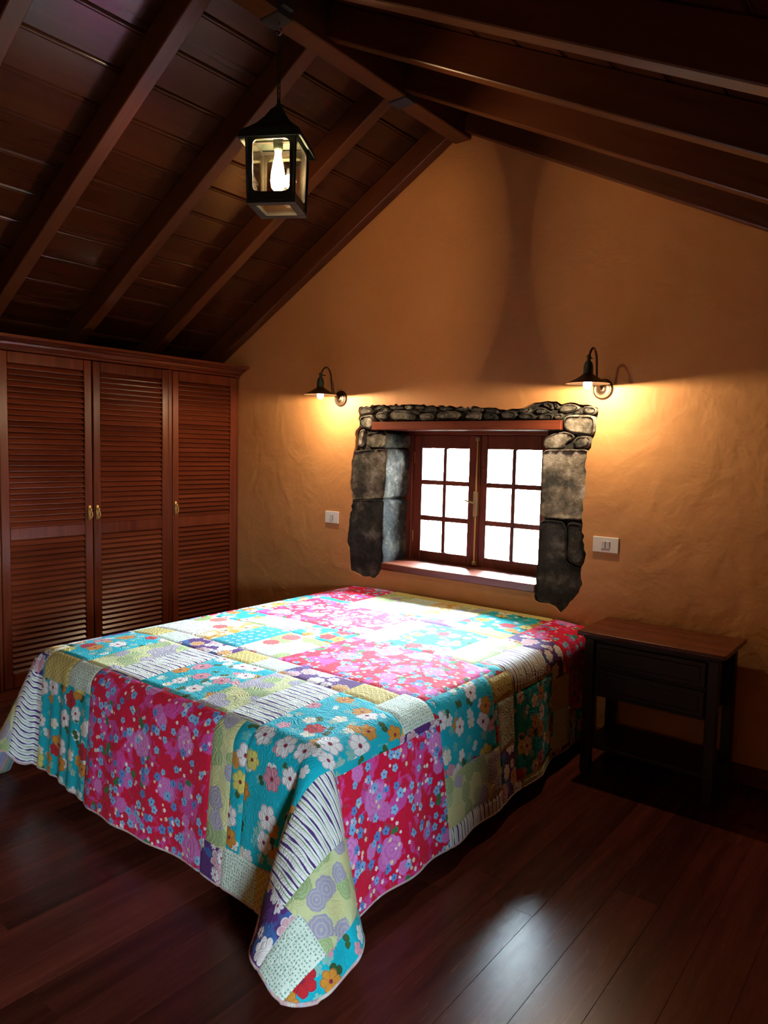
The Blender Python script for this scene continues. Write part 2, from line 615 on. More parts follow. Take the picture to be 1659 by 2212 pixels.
# long quoins that also form the reveal: (front outline, reveal depth)
QUOINS = [
    [(-3.011, 1.609), (-2.838, 1.62), (-2.838, 1.525), (-2.974, 1.523), (-3.013, 1.55)],
    [(-3.083, 1.494), (-2.834, 1.513), (-2.846, 1.201), (-3.108, 1.173), (-3.122, 1.295), (-3.110, 1.448)],
    [(-3.107, 1.168), (-2.845, 1.189), (-2.855, 0.98), (-2.846, 0.787), (-2.858, 0.71), (-2.889, 0.683), (-2.975, 0.678), (-3.108, 0.711), (-3.133, 0.926)],
    [(-1.756, 1.523), (-1.533, 1.531), (-1.514, 1.498), (-1.513, 1.167), (-1.756, 1.158)],
    [(-1.755, 1.143), (-1.616, 1.146), (-1.601, 1.066), (-1.606, 0.928), (-1.521, 0.901), (-1.516, 0.803), (-1.509, 0.767), (-1.551, 0.723), (-1.576, 0.694), (-1.606, 0.652), (-1.628, 0.674), (-1.67, 0.706), (-1.767, 0.709), (-1.767, 0.781)],
    [(-1.755, 1.593), (-1.678, 1.618), (-1.623, 1.622), (-1.577, 1.604), (-1.601, 1.58), (-1.636, 1.575), (-1.639, 1.538), (-1.757, 1.533)],
]


def stone_geo(poly, depth, front, rnd=0.010, amp=0.004, step=0.02, lines=1):
    """rubble stone: rounded outline, side walls and a rugged triangulated face pointing to -y"""
    n = len(poly)
    P = []
    for i in range(n):
        a, b = Vector(poly[i]), Vector(poly[(i + 1) % n])
        m = max(2, int((b - a).length / step))
        for k in range(m):
            P.append(a.lerp(b, (k + 0.5) / m))
    P = [P[i] * 0.5 + (P[i - 1] + P[(i + 1) % len(P)]) * 0.25 for i in range(len(P))]
    c = sum(P, Vector((0, 0))) / len(P)
    P = [p + (p - c).normalized() * 0.003 + Vector((random.uniform(-1, 1), random.uniform(-1, 1))) * amp * 0.4 for p in P]
    N = len(P)
    wx = max(p.x for p in P) - min(p.x for p in P)
    wz = max(p.y for p in P) - min(p.y for p in P)
    size = min(wx, wz)
    ins = min(rnd, size * 0.22)
    sd = Vector((random.uniform(0, 50), random.uniform(0, 50), 0))

    def relief(q):
        v = Vector((q.x, q.y, 0)) + sd
        return (noise.noise(v * 14) * 1.0 + noise.noise(v * 33) * 0.7 + noise.noise(v * 70) * 0.45) * amp * 1.6
    V, Fs = [], []
    rows = [(0.0, depth + (front + ins - depth) * k / lines) for k in range(lines)] + [(0.0, front + ins), (0.4, front + ins * 0.3), (1.0, front)]
    ring = None
    for r, (k, y) in enumerate(rows):
        ring = []
        for p in P:
            d = c - p
            q = p + d * min(0.4, k * ins / max(d.length, 1e-4))
            e = amp * 1.3 if 0 < r < lines else 0.0
            V.append((q.x + random.uniform(-e, e), y + (relief(q) if k > 0 else 0.0), q.y + random.uniform(-e, e) * 0.6))
            ring.append(q)
    m = len(rows)
    for r in range(m - 1):
        for i in range(N):
            j = (i + 1) % N
            Fs.append([r * N + i, r * N + j, (r + 1) * N + j, (r + 1) * N + i])
    # face: jittered points inside the last ring
    cell = max(0.012, min(0.024, size / 5))
    pts2 = [Vector((p.x, p.y)) for p in ring]
    x = min(p.x for p in ring)
    while x < max(p.x for p in ring):
        z = min(p.y for p in ring)
        while z < max(p.y for p in ring):
            q = Vector((x + random.uniform(-.3, .3) * cell, z + random.uniform(-.3, .3) * cell))
            inside = False
            for i in range(N):
                a, b = ring[i], ring[i - 1]
                if (a.y > q.y) != (b.y > q.y) and q.x < (b.x - a.x) * (q.y - a.y) / (b.y - a.y) + a.x:
                    inside = not inside
            if inside and min((q - p).length for p in ring) > cell * 0.45:
                pts2.append(q)
            z += cell
        x += cell
    ov, oe, of, src, _, _ = delaunay_2d_cdt(pts2, [(i, (i + 1) % N) for i in range(N)], [], 1, 1e-6)
    base = (m - 1) * N
    idx = []
    for q, sv in zip(ov, src):
        lo = [t for t in sv if t < N]
        if lo:
            idx.append(base + lo[0])
        else:
            idx.append(len(V))
            V.append((q.x, front - ins * 0.15 + relief(q), q.y))
    for f in of:
        Fs.append([idx[t] for t in f])
    return V, Fs


for i, s in enumerate(STONES):
    obj('stone', stone_geo(s, 0.06, 0.004 + random.uniform(-0.006, 0.006), 0.012, 0.003), MAT['stone_tan'] if i in (1, 2, 7, 22, 23, 26) else MAT['stone_dark'] if i in (11, 12, 13, 17, 18, 32, 33) else MAT['stone'], wn, True)


def quoin_geo(poly, depth, front):
    return stone_geo(poly, depth, front, 0.005, 0.0045, 0.022, 7)


for i, s in enumerate(QUOINS):
    # the outer side runs on under the ragged edge of the plaster
    s2 = [(x - 0.03 if x < -3.04 else x + 0.03 if -1.56 < x else x, z - 0.02 if z < 0.73 else z) for x, z in s]
    obj('stone', quoin_geo(s2, 0.262, 0.008), MAT[('stone', 'stone', 'stone_dark', 'stone_tan', 'stone_dark', 'stone_tan')[i]], wn, True)

# other walls
ww = struct(obj('wall_west', box(X0 - 0.3, X0, Y0 - 0.3, 0.56, -0.1, roof(X0, VL) + 0.02), MAT['plaster']), 'low ochre wall behind the wardrobe')
struct(obj('wall_south', prism([(XA0, -0.1), (XA1, -0.1), (XA1, roof(XA1, VR)), (APX, APZ + VL), (XA0, roof(XA0, VL))], 1, Y0 - 0.3, Y0), MAT['plaster']), 'ochre gable wall behind the viewer')
EY0, EY1, EZ0, EZ1 = -4.10, -3.42, 0.82, 1.42
we = join(box(X1, X1 + 0.2, Y0 - 0.3, EY0, -0.1, roof(X1, VR)), box(X1, X1 + 0.2, EY1, 0.56, -0.1, roof(X1, VR)),
          box(X1, X1 + 0.2, EY0, EY1, -0.1, EZ0), box(X1, X1 + 0.2, EY0, EY1, EZ1, roof(X1, VR)))
struct(obj('wall_east', we, MAT['plaster']), 'ochre side wall with a small window')

# baseboards
bb = [(0.0, 0.0), (-0.016, 0.0), (-0.016, 0.075), (-0.010, 0.086), (0.0, 0.086)]
struct(obj('baseboard_north', prism(bb, 0, -4.22, X1), MAT['night_x']), 'dark wooden baseboard below the gable wall')
struct(obj('baseboard_east', prism([(X1, 0), (X1 - .016, 0), (X1 - .016, .075), (X1 - .01, .086), (X1, .086)], 1, Y0, -0.017), MAT['night_x']), 'dark wooden baseboard on the side wall')

# ------------------------------------------------------------------ roof: boards, rafters, ridge beam
deck = join(prism([(X0 - .3, roof(X0 - .3, VL + .03)), (APX, APZ + VL + .03), (X1 + .3, roof(X1 + .3, VR + .03)),
                   (X1 + .3, roof(X1 + .3, VR + .08)), (APX, APZ + VL + .09), (X0 - .3, roof(X0 - .3, VL + .08))], 1, Y0 - .3, 0.56))
ceil = obj('ceiling', deck, MAT['mortar'])
struct(ceil, 'pitched ceiling of varnished boards and exposed rafters')
BW, BT = 0.200, 0.022
# board cross-section: x along the slope (0..BW), y = thickness, show side at y=0 with a beaded edge
prof = [(0.0005, 0.016), (0.0005, 0.010), (0.006, 0.002), (0.010, 0.0), (0.016, 0.0), (0.0185, 0.004), (0.021, 0.0),
        (BW - 0.006, 0.0), (BW - 0.0005, 0.008), (BW - 0.0005, 0.016)]
ylen = -Y0
bme = mesh_data('ceiling_board', *prism(prof, 1, Y0, 0.0), MAT['board'])
B0 = 0.112
bme0 = mesh_data('ceiling_board', *prism([(0.0, 0.016), (0.0, 0.0), (B0 - 0.006, 0.0), (B0 - 0.0005, 0.008), (B0 - 0.0005, 0.016)], 1, Y0, 0.0), MAT['board'])
for side in (-1, 1):
    ang = math.atan(SL if side < 0 else SR)
    c = math.cos(ang)
    x_end = (APX - X0) if side < 0 else (X1 - APX)
    nb = int(x_end / c / BW) + 1
    for k in range(-1, nb):
        s = B0 + k * BW if k >= 0 else 0.0
        off = VL if side < 0 else VR
        o = link('ceiling_board', bme if k >= 0 else bme0, ceil)
        # local x runs down the slope, local z up through the board
        ex = Vector((side * math.cos(ang), 0, -math.sin(ang)))
        ez = Vector((side * math.sin(ang), 0, math.cos(ang)))
        ey = ez.cross(ex)
        mat = Matrix((ex, ey, ez)).transposed().to_4x4()
        p = Vector((APX, 0, APZ + off)) + ex * s
        if side > 0:
            p.y = 0.0
        else:
            p.y = 0.0 if ey.y > 0 else Y0
        mat.translation = p
        o.matrix_basis = mat

RY = [-0.0385 - 0.5635 * k for k in range(10)]
RW = 0.072
for side in (-1, 1):
    ang = math.atan(SL if side < 0 else SR)
    ex = Vector((side * math.cos(ang), 0, -math.sin(ang)))
    ez = Vector((side * math.sin(ang), 0, math.cos(ang)))
    ey = ez.cross(ex)
    ln = ((APX - X0) if side < 0 else (X1 - APX)) / math.cos(ang)
    rme = mesh_data('rafter', *box(0.03, ln, -RW / 2, RW / 2, 0.0, DEP, 0.004), MAT['rafter'])
    for ry in RY:
        o = link('rafter', rme, ceil)
        mat = Matrix((ex, ey, ez)).transposed().to_4x4()
        mat.translation = Vector((APX, ry, APZ))
        o.matrix_basis = mat
ridge = obj('ridge_beam', box(-2.375, -2.270, Y0, -0.002, 3.258, 3.47, 0.005), MAT['ridge'], ceil)
for ry in (RY[1] + 0.02, -1.445, RY[4], RY[5]):
    b = obj('metal_strap', join(box(-2.378, -2.267, ry - 0.042, ry + 0.042, 3.250, 3.36, 0.004),
                                box(-2.395, -2.25, ry - 0.030, ry + 0.030, 3.280, 3.35, 0.004)), MAT['lead'], ceil)

# ------------------------------------------------------------------ window_1 : casement with espagnolette bolt
w1 = thing('window_1', (-2.33, 0.30, 0.785), 'two-leaf mahogany casement window with twelve panes above the bed', 'window')
del w1['category']
struct(w1)
FY0, FY1 = 0.262, 0.345
fr = join(box(-2.885, -2.812, FY0, FY1, 0.752, 1.69, 0.003), box(-1.848, -1.745, FY0, FY1, 0.752, 1.69, 0.003))
obj('window_frame', fr, MAT['window_z'], w1)
obj('head_rail', box(-2.812, -1.848, FY0, FY1, 1.612, 1.69, 0.003), MAT['window_x'], w1)
obj('bottom_frame_rail', box(-2.812, -1.848, FY0 + .03, FY1, 0.752, 0.792, 0.003), MAT['window_x'], w1)
ZR = [(0.850, 1.052), (1.084, 1.288), (1.318, 1.525)]
for sx, (xs0, xs1, cols) in enumerate((((-2.818, -2.332, [(-2.756, -2.592), (-2.567, -2.397)])), ((-2.330, -1.842, [(-2.264, -2.095), (-2.070, -1.902)])))):
    y0, y1 = 0.292, 0.332
    sash = obj('casement', join(box(xs0, cols[0][0], y0, y1, 0.787, 1.612, 0.004), box(cols[1][1], xs1, y0, y1, 0.787, 1.612, 0.004),
                                box(cols[0][0], cols[1][1], y0, y1, 0.787, ZR[0][0], 0.004), box(cols[0][0], cols[1][1], y0, y1, ZR[2][1], 1.612, 0.004)), MAT['window_z'], w1)
    obj('glazing_bar', box(cols[0][1], cols[1][0], y0 + .004, y1 - .004, ZR[0][0], ZR[2][1], 0.004), MAT['window_z'], sash)
    for k in (0, 1):
        obj('glazing_bar', box(cols[0][0], cols[1][1], y0 + .006, y1 - .006, ZR[k][1], ZR[k + 1][0], 0.004), MAT['window_x'], sash)
    for (a, b) in cols:
        for (z0, z1) in ZR:
            obj('pane', box(a - .004, b + .004, 0.311, 0.314, z0 - .004, z1 + .004), MAT['glass'], sash)
obj('astragal', box(-2.352, -2.310, 0.282, 0.294, 0.79, 1.608, 0.003), MAT['window_z'], w1)
rod = obj('espagnolette_bolt', join(tube([(-2.327, 0.276, 0.800), (-2.327, 0.276, 1.598)], 0.0055, 8)), MAT['brass'], w1)
obj('gear_box', box(-2.341, -2.313, 0.262, 0.284, 1.105, 1.262, 0.006, 2), MAT['dullbrass'], rod)
obj('lever', join(tube([(-2.327, 0.262, 1.192), (-2.327, 0.245, 1.192), (-2.345, 0.238, 1.197), (-2.385, 0.236, 1.205)], [.006, .006, .006, .005], 8)), MAT['dullbrass'], rod)
for z in (0.800, 1.575):
    obj('bolt_keeper', box(-2.340, -2.314, 0.268, 0.284, z, z + 0.024, 0.003), MAT['dullbrass'], rod)
for z in (0.905, 1.425):
    obj('hinge', join(tube([(-2.815, 0.286, z), (-2.815, 0.286, z + 0.075)], 0.0055, 8), box(-2.823, -2.816, 0.286, 0.293, z, z + .075)), MAT['brass'], w1)
obj('window_sill', box(-2.848, -1.768, -0.006, 0.30, 0.742, 0.787, 0.004), MAT['window_x'], w1)
obj('lintel_board', box(-2.944, -1.650, -0.012, 0.262, 1.632, 1.684, 0.004), MAT['window_x'], w1)

# window_2 in the side wall (behind the viewer's right shoulder)
w2 = thing('window_2', (X1 + .14, -3.75, EZ0), 'small two-pane window in the side wall', 'window')
del w2['category']
struct(w2)
fx0, fx1 = X1 + .10, X1 + .15
obj('window_frame', join(box(fx0, fx1, EY0, EY0 + .06, EZ0, EZ1), box(fx0, fx1, EY1 - .06, EY1, EZ0, EZ1), box(fx0, fx1, EY0, EY1, EZ0, EZ0 + .06),
                         box(fx0, fx1, EY0, EY1, EZ1 - .06, EZ1), box(fx0, fx1, -3.785, -3.735, EZ0, EZ1)), MAT['window_z'], w2)
for a, b in ((EY0 + .06, -3.785), (-3.735, EY1 - .06)):
    obj('pane', box(fx0 + .02, fx0 + .024, a, b, EZ0 + .06, EZ1 - .06), MAT['glass'], w2)

# ------------------------------------------------------------------ ground outside
gnd = obj('hillside_ground', ([(-60, 0.6, -1.2), (60, 0.6, -1.2), (60, 80, -4.0), (-60, 80, -4.0), (60, -60, -1.2), (-60, -60, -1.2)], [[0, 1, 2, 3], [5, 4, 1, 0]]), MAT['ground'])
gnd['kind'] = 'structure'
gnd['label'] = 'pale green hillside outside the window'

# ------------------------------------------------------------------ wardrobe
XW = -4.230
wd = thing('wardrobe', (-4.45, -1.2, 0.0), 'large built-in mahogany wardrobe with louvred doors under the sloping ceiling', 'wardrobe')
YW0 = -2.345
obj('carcass', join(box(-4.74, XW - .03, YW0, -0.006, 0.0, 1.90, 0.003), box(-4.34, XW - .03, YW0, -0.006, 1.90, 2.02, 0.003)), MAT['dark_z'], wd)
obj('plinth', box(XW - .035, XW - .012, YW0, -0.006, 0.0, 0.062, 0.002), MAT['wardrobe_h'], wd)
cp = [(-4.34, 2.020), (-4.226, 2.020), (-4.226, 2.032), (-4.205, 2.038), (-4.190, 2.050), (-4.186, 2.060), (-4.160, 2.064), (-4.140, 2.074), (-4.118, 2.078), (-4.118, 2.094), (-4.34, 2.094)]
obj('cornice', prism(cp, 1, YW0 - 0.09, -0.003), MAT['wardrobe_h'], wd)
uprights = [(-2.345, -2.320), (-0.622, -0.592), (-0.034, -0.006)]
for a, b in uprights + [(-1.762, -1.742)]:
    obj('face_upright', box(XW - .03, XW - .004, a, b, 0.06, 2.02, 0.003), MAT['wardrobe_v'], wd)
DOORS = [(-2.318, -1.765), (-1.740, -1.182), (-1.174, -0.624), (-0.590, -0.036)]
SW = 0.050
ZT0, ZM0, ZM1, ZB1 = 1.949, 0.936, 1.008, 0.150
slat_me = {}
for d, (a, b) in enumerate(DOORS):
    dr = obj('door', join(box(XW - .026, XW, a, a + SW, 0.066, 2.016, 0.004), box(XW - .026, XW, b - SW, b, 0.066, 2.016, 0.004),
                          box(XW - .026, XW - .001, a + SW, b - SW, ZT0, 2.016, 0.004), box(XW - .026, XW - .001, a + SW, b - SW, ZM0, ZM1, 0.004),
                          box(XW - .026, XW - .001, a + SW, b - SW, 0.066, ZB1, 0.004)), MAT['wardrobe_v'], wd)
    wid = round(b - a - 2 * SW, 3)
    if wid not in slat_me:
        slat_me[wid] = mesh_data('slat', *box(-0.019, 0.019, 0.0005, wid - .0005, -0.0035, 0.0035, 0.002), MAT['wardrobe_h'])
    o0 = ORG[wd.name]
    for (z0, z1) in ((ZB1, ZM0), (ZM1, ZT0)):
        n = int(round((z1 - z0) / 0.0325))
        for k in range(n):
            z = z0 + (k + 0.5) * (z1 - z0) / n
            link('slat', slat_me[wid], dr, (XW - .014 - o0[0], a + SW - o0[1], z - o0[2]), (0, math.radians(52), 0))
    hy = {0: b - .025, 1: b - .022, 2: a + .022, 3: a + .024}[d]
    z = 1.075
    obj('handle', join(box(XW, XW + .004, hy - .009, hy + .009, z - .045, z + .045, 0.002),
                       lathe([(0.002, 0), (0.009, 0.004), (0.010, 0.012), (0.004, 0.018), (0.0, 0.019)], (XW + .003, hy, z + .020), 12, 0),
                       tube([(XW + .016, hy, z + .016), (XW + .018, hy - .008, z), (XW + .017, hy - .010, z - .022), (XW + .016, hy, z - .036), (XW + .017, hy + .010, z - .022), (XW + .018, hy + .008, z)], 0.0035, 8, True)), MAT['brass'], dr, True)['label'] = 'small brass drop handle'

# ------------------------------------------------------------------ bed, mattress
bd = thing('bed_frame', (-2.26, -1.03, 0.0), 'dark wooden bed frame under the patchwork quilt', 'bed')
BX0, BX1, BY0, BY1 = -3.02, -1.505, -2.005, -0.03
for x in (BX0 + .02, BX1 - .10):
    for y in (BY0 + .02, BY1 - .10):
        obj('leg', box(x, x + .08, y, y + .08, 0.0, 0.30, 0.006), MAT['dark_z'], bd)
for x in (BX0, BX1 - .03):
    obj('side_rail', box(x, x + .03, BY0, BY1, 0.20, 0.33, 0.004), MAT['dark_z'], bd)
for y in (BY0, BY1 - .03):
    obj('end_rail', box(BX0 + .03, BX1 - .03, y, y + .03, 0.20, 0.33, 0.004), MAT['dark_z'], bd)
for k in range(12):
    y = BY0 + .10 + k * 0.155
    obj('bed_slat', box(BX0 + .03, BX1 - .03, y, y + .09, 0.315, 0.332), MAT['dark_z'], bd)
mt = obj('mattress', box(BX0 + .01, BX1 - .01, BY0 + .01, BY1, 0.335, 0.596, 0.06, 4), MAT['mattress'], None, True)
mt['label'] = 'thick mattress hidden under the patchwork quilt'
mt['category'] = 'mattress'


# ------------------------------------------------------------------ quilt prints
def uvw(g):
    nd = g.n('ShaderNodeUVMap')
    nd.uv_map = 'flat'
    return nd.outputs[0]


def flowers(g, uv, scale, rand, rad, npet, palette, density, seed, depth=0.35, soft=0.03):
    v = g.vm('ADD', g.vm('MULTIPLY', uv, (scale, scale, 0)), (seed * 3.17, seed * 7.31, 0))
    vo = g.vor(v, 1.0, rand)
    d = g.vm('SUBTRACT', v, vo['Position'])
    dx, dy, _ = g.sep(d)
    r, gg, bb = g.sep(vo['Color'])
    ang = g.math('ADD', g.math('ARCTAN2', dy, dx), g.math('MULTIPLY', gg, 6.28))
    pet = g.math('ABSOLUTE', g.math('SINE', g.math('MULTIPLY', ang, npet / 2)))
    prof = g.math('ADD', 1.0 - depth, g.math('MULTIPLY', g.math('POWER', pet, 0.6), depth))
    R = g.math('MULTIPLY', prof, g.math('ADD', rad * 0.72, g.math('MULTIPLY', gg, rad * 0.36)))
    rel = g.math('DIVIDE', vo['Distance'], R)
    ex = g.math('LESS_THAN', bb, density)
    mask = g.math('MULTIPLY', g.step(rel, 1.0 - soft, 1.0 + soft, 1, 0), ex)
    n = len(palette)
    col = g.ramp(r, [(i / n, c) for i, c in enumerate(palette)], 'CONSTANT')
    cen = g.math('MULTIPLY', g.step(rel, 0.16, 0.24, 1, 0), ex)
    line = g.math('MULTIPLY', g.math('MULTIPLY', g.step(pet, 0.08, 0.20, 1, 0), g.step(rel, 0.2, 0.3)), mask)
    edge = g.math('MULTIPLY', g.math('MULTIPLY', g.step(rel, 0.86, 0.93), mask), 1.0)
    return mask, col, cen, line, edge, rel


def quilting(g, uv, strength=0.42):
    n = g.noise(uv, 17.0, 1.0, 0.4, 0.8)
    s = g.math('ABSOLUTE', g.math('SINE', g.math('MULTIPLY', n, 40.0)))
    h = g.math('POWER', s, 0.5)
    f = g.noise(uv, 350.0, 2.0)
    wr = g.noise(uv, 22.0, 3.0)
    g.bump(g.math('ADD', g.math('ADD', g.math('MULTIPLY', h, 0.55), g.math('MULTIPLY', f, 0.10)), g.math('MULTIPLY', wr, 0.8)), strength, 0.008)


def fabric(name, fn):
    g = G(name)
    uv0 = uvw(g)
    rnd = g.objrand()
    uv = g.vm('ADD', uv0, g.comb(g.math('MULTIPLY', rnd, 11.0), g.math('MULTIPLY', rnd, 23.0), 0.0))
    c = fn(g, uv)
    quilting(g, uv0)
    g.b.inputs['Sheen Weight'].default_value = 0.05
    return g.done(c, 0.85, 0, 0.2)


def f_pink(g, uv):
    n = g.noise(uv, 11.0, 3.0, 0.6, 0.8)
    c = g.mix(g.step(n, 0.53, 0.60), (0.70, 0.006, 0.050), (0.70, 0.080, 0.40))
    n2 = g.noise(g.vm('ADD', uv, (5, 9, 0)), 30.0, 3.0, 0.6, 0.5)
    c = g.mix(g.math('MULTIPLY', g.step(n2, 0.60, 0.68), 0.55), c, (0.12, 0.10, 0.10))
    m, col, cen, ln, ed, rel = flowers(g, uv, 7.5, 0.9, 0.24, 7, [(0.72, 0.22, 0.60), (0.66, 0.17, 0.52)], 0.5, 3.0, 0.15)
    rg = g.step(g.math('SINE', g.math('MULTIPLY', rel, 16.0)), 0.3, 0.9, 0.0, 0.45)
    col = g.mix(rg, col, (0.56, 0.06, 0.36))
    lf, lc, _, _, _, _ = flowers(g, uv, 9.0, 1.0, 0.20, 2, [(0.03, 0.26, 0.09), (0.05, 0.20, 0.07)], 0.42, 8.0, 0.75)
    c = g.mix(lf, c, lc)
    c = g.mix(m, c, col)
    mb, cb, _, lnb, _, relb = flowers(g, uv, 4.6, 0.9, 0.27, 9, [(0.74, 0.27, 0.66), (0.70, 0.22, 0.60)], 0.75, 9.0, 0.14)
    sw = g.step(g.math('SINE', g.math('ADD', g.math('MULTIPLY', relb, 17.0), g.math('MULTIPLY', g.noise(uv, 26.0, 1.0), 9.0))), 0.3, 0.9, 0.0, 0.6)
    c = g.mix(mb, c, g.mix(sw, cb, (0.58, 0.09, 0.42)))
    m2, col2, cen2, _, _, _ = flowers(g, uv, 24.0, 0.95, 0.42, 5, [(0.20, 0.48, 0.82), (0.28, 0.55, 0.86), (0.12, 0.28, 0.66)], 0.46, 1.0, 0.4)
    c = g.mix(m2, c, col2)
    c = g.mix(cen2, c, (0.04, 0.05, 0.22))
    m3, col3, _, _, _, _ = flowers(g, uv, 40.0, 1.0, 0.34, 5, [(0.88, 0.85, 0.88), (0.85, 0.60, 0.75), (0.85, 0.70, 0.50)], 0.22, 5.0, 0.5)
    return g.mix(m3, c, col3)


def f_teal(g, uv):
    n = g.noise(uv, 16.0, 3.0)
    c = g.mix(n, (0.0, 0.36, 0.48), (0.010, 0.48, 0.60))
    m, col, _, _, _, _ = flowers(g, uv, 17.0, 1.0, 0.36, 5, [(0.28, 0.50, 0.42), (0.40, 0.52, 0.42), (0.16, 0.50, 0.52)], 0.55, 2.0, 0.6)
    c = g.mix(g.math('MULTIPLY', m, 0.8), c, col)
    mo, co, ceno, lno, edo, _ = flowers(g, uv, 12.5, 0.9, 0.36, 5, [(0.80, 0.78, 0.80), (0.66, 0.30, 0.38), (0.62, 0.27, 0.04), (0.76, 0.72, 0.60)], 0.45, 15.0, 0.4)
    c = g.mix(mo, c, g.mix(g.math('MULTIPLY', lno, 0.6), co, (0.15, 0.05, 0.10)))
    lf, lc, _, _, _, _ = flowers(g, uv, 14.0, 1.0, 0.30, 2, [(0.03, 0.09, 0.03), (0.62, 0.72, 0.70), (0.05, 0.12, 0.04)], 0.5, 6.0, 0.8)
    c = g.mix(lf, c, lc)
    m, col, cen, ln, ed, rel = flowers(g, uv, 9.2, 0.80, 0.40, 6,
                                       [(0.80, 0.78, 0.80), (0.62, 0.26, 0.03), (0.80, 0.78, 0.80), (0.60, 0.25, 0.33), (0.72, 0.66, 0.16), (0.80, 0.78, 0.80), (0.52, 0.02, 0.03), (0.62, 0.27, 0.04)], 0.82, 1.0, 0.30)
    col = g.mix(g.math('MULTIPLY', g.math('MAXIMUM', ln, ed), 0.5), col, (0.10, 0.03, 0.08))
    c = g.mix(m, c, col)
    return g.mix(cen, c, (0.25, 0.02, 0.05))


def f_green(g, uv):
    c = g.mix(g.noise(uv, 14.0), (0.50, 0.56, 0.26), (0.66, 0.68, 0.40))
    m, col, cen, ln, ed, rel = flowers(g, uv, 15.0, 0.8, 0.64, 9, [(0.30, 0.43, 0.19), (0.36, 0.48, 0.24), (0.62, 0.60, 0.28), (0.32, 0.29, 0.46), (0.28, 0.40, 0.18), (0.38, 0.34, 0.52)], 0.92, 4.0, 0.10)
    ring = g.step(g.math('SINE', g.math('MULTIPLY', rel, 19.0)), 0.2, 0.9, 0.0, 0.35)
    col = g.mix(ring, col, (0.62, 0.66, 0.46))
    return g.mix(g.math('MULTIPLY', m, 0.9), c, col)


def f_stripe(g, uv):
    x, y, _ = g.sep(uv)
    wv = g.noise(g.vm('MULTIPLY', uv, (9.0, 60.0, 0)), 1.0, 2.0)
    yy = g.math('ADD', y, g.math('MULTIPLY', g.math('SUBTRACT', wv, 0.5), 0.010))
    ph = g.math('FRACT', g.math('MULTIPLY', yy, 1 / 0.0265))
    wd_ = g.noise(g.vm('MULTIPLY', uv, (14.0, 50.0, 0)), 1.0, 1.0)
    hw = g.math('MULTIPLY', g.step(wd_, 0.3, 0.7), 0.17)
    p = g.step(g.math('ABSOLUTE', g.math('SUBTRACT', ph, 0.3)), g.math('ADD', hw, 0.015), g.math('ADD', hw, 0.05), 1, 0)
    gr = g.step(g.math('ABSOLUTE', g.math('SUBTRACT', ph, 0.72)), 0.035, 0.07, 1, 0)
    pk = g.step(g.math('ABSOLUTE', g.math('SUBTRACT', ph, 0.93)), 0.05, 0.10, 0.5, 0)
    c = g.mix(pk, (0.80, 0.84, 0.82), (0.66, 0.52, 0.62))
    c = g.mix(gr, c, (0.20, 0.33, 0.14))
    return g.mix(p, c, (0.085, 0.035, 0.18))


def f_dots(g, uv):
    m, col, cen, ln, ed, rel = flowers(g, uv, 88.0, 0.35, 0.30, 3, [(0.20, 0.36, 0.30), (0.28, 0.42, 0.36)], 0.95, 2.0, 0.3, 0.1)
    c = g.mix(g.noise(uv, 20.0), (0.62, 0.75, 0.66), (0.70, 0.80, 0.72))
    return g.mix(m, c, col)


def f_gold(g, uv):
    x, y, _ = g.sep(uv)
    a = g.math('ABSOLUTE', g.math('SINE', g.math('MULTIPLY', g.math('ADD', x, y), 125.0)))
    b = g.math('ABSOLUTE', g.math('SINE', g.math('MULTIPLY', g.math('SUBTRACT', x, y), 125.0)))
    l = g.math('MAXIMUM', g.step(a, 0.22, 0.40, 1, 0), g.step(b, 0.22, 0.40, 1, 0))
    c = g.mix(g.noise(uv, 30.0), (0.46, 0.33, 0.055), (0.56, 0.45, 0.12))
    return g.mix(g.math('MULTIPLY', l, 0.85), c, (0.72, 0.66, 0.34))


def f_purple(g, uv):
    c = g.mix(g.noise(uv, 10.0), (0.075, 0.022, 0.15), (0.13, 0.035, 0.22))
    n = g.noise(g.vm('ADD', uv, (3, 1, 0)), 10.0, 2.0)
    c = g.mix(g.step(n, 0.56, 0.60), c, (0.05, 0.13, 0.38))
    m, col, cen, ln, ed, rel = flowers(g, uv, 10.0, 0.8, 0.44, 7, [(0.60, 0.33, 0.40), (0.78, 0.74, 0.76), (0.60, 0.36, 0.42), (0.60, 0.30, 0.08)], 0.92, 3.0, 0.30)
    col = g.mix(g.math('MULTIPLY', g.math('MAXIMUM', ln, ed), 0.8), col, (0.80, 0.76, 0.78))
    c = g.mix(m, c, col)
    m, col, cen, ln, ed, rel = flowers(g, uv, 16.0, 0.9, 0.42, 8, [(0.78, 0.76, 0.78)], 0.4, 7.0, 0.45)
    col = g.mix(g.math('MAXIMUM', ln, ed), col, (0.12, 0.04, 0.2))
    c = g.mix(m, c, col)
    return g.mix(cen, c, (0.4, 0.03, 0.1))


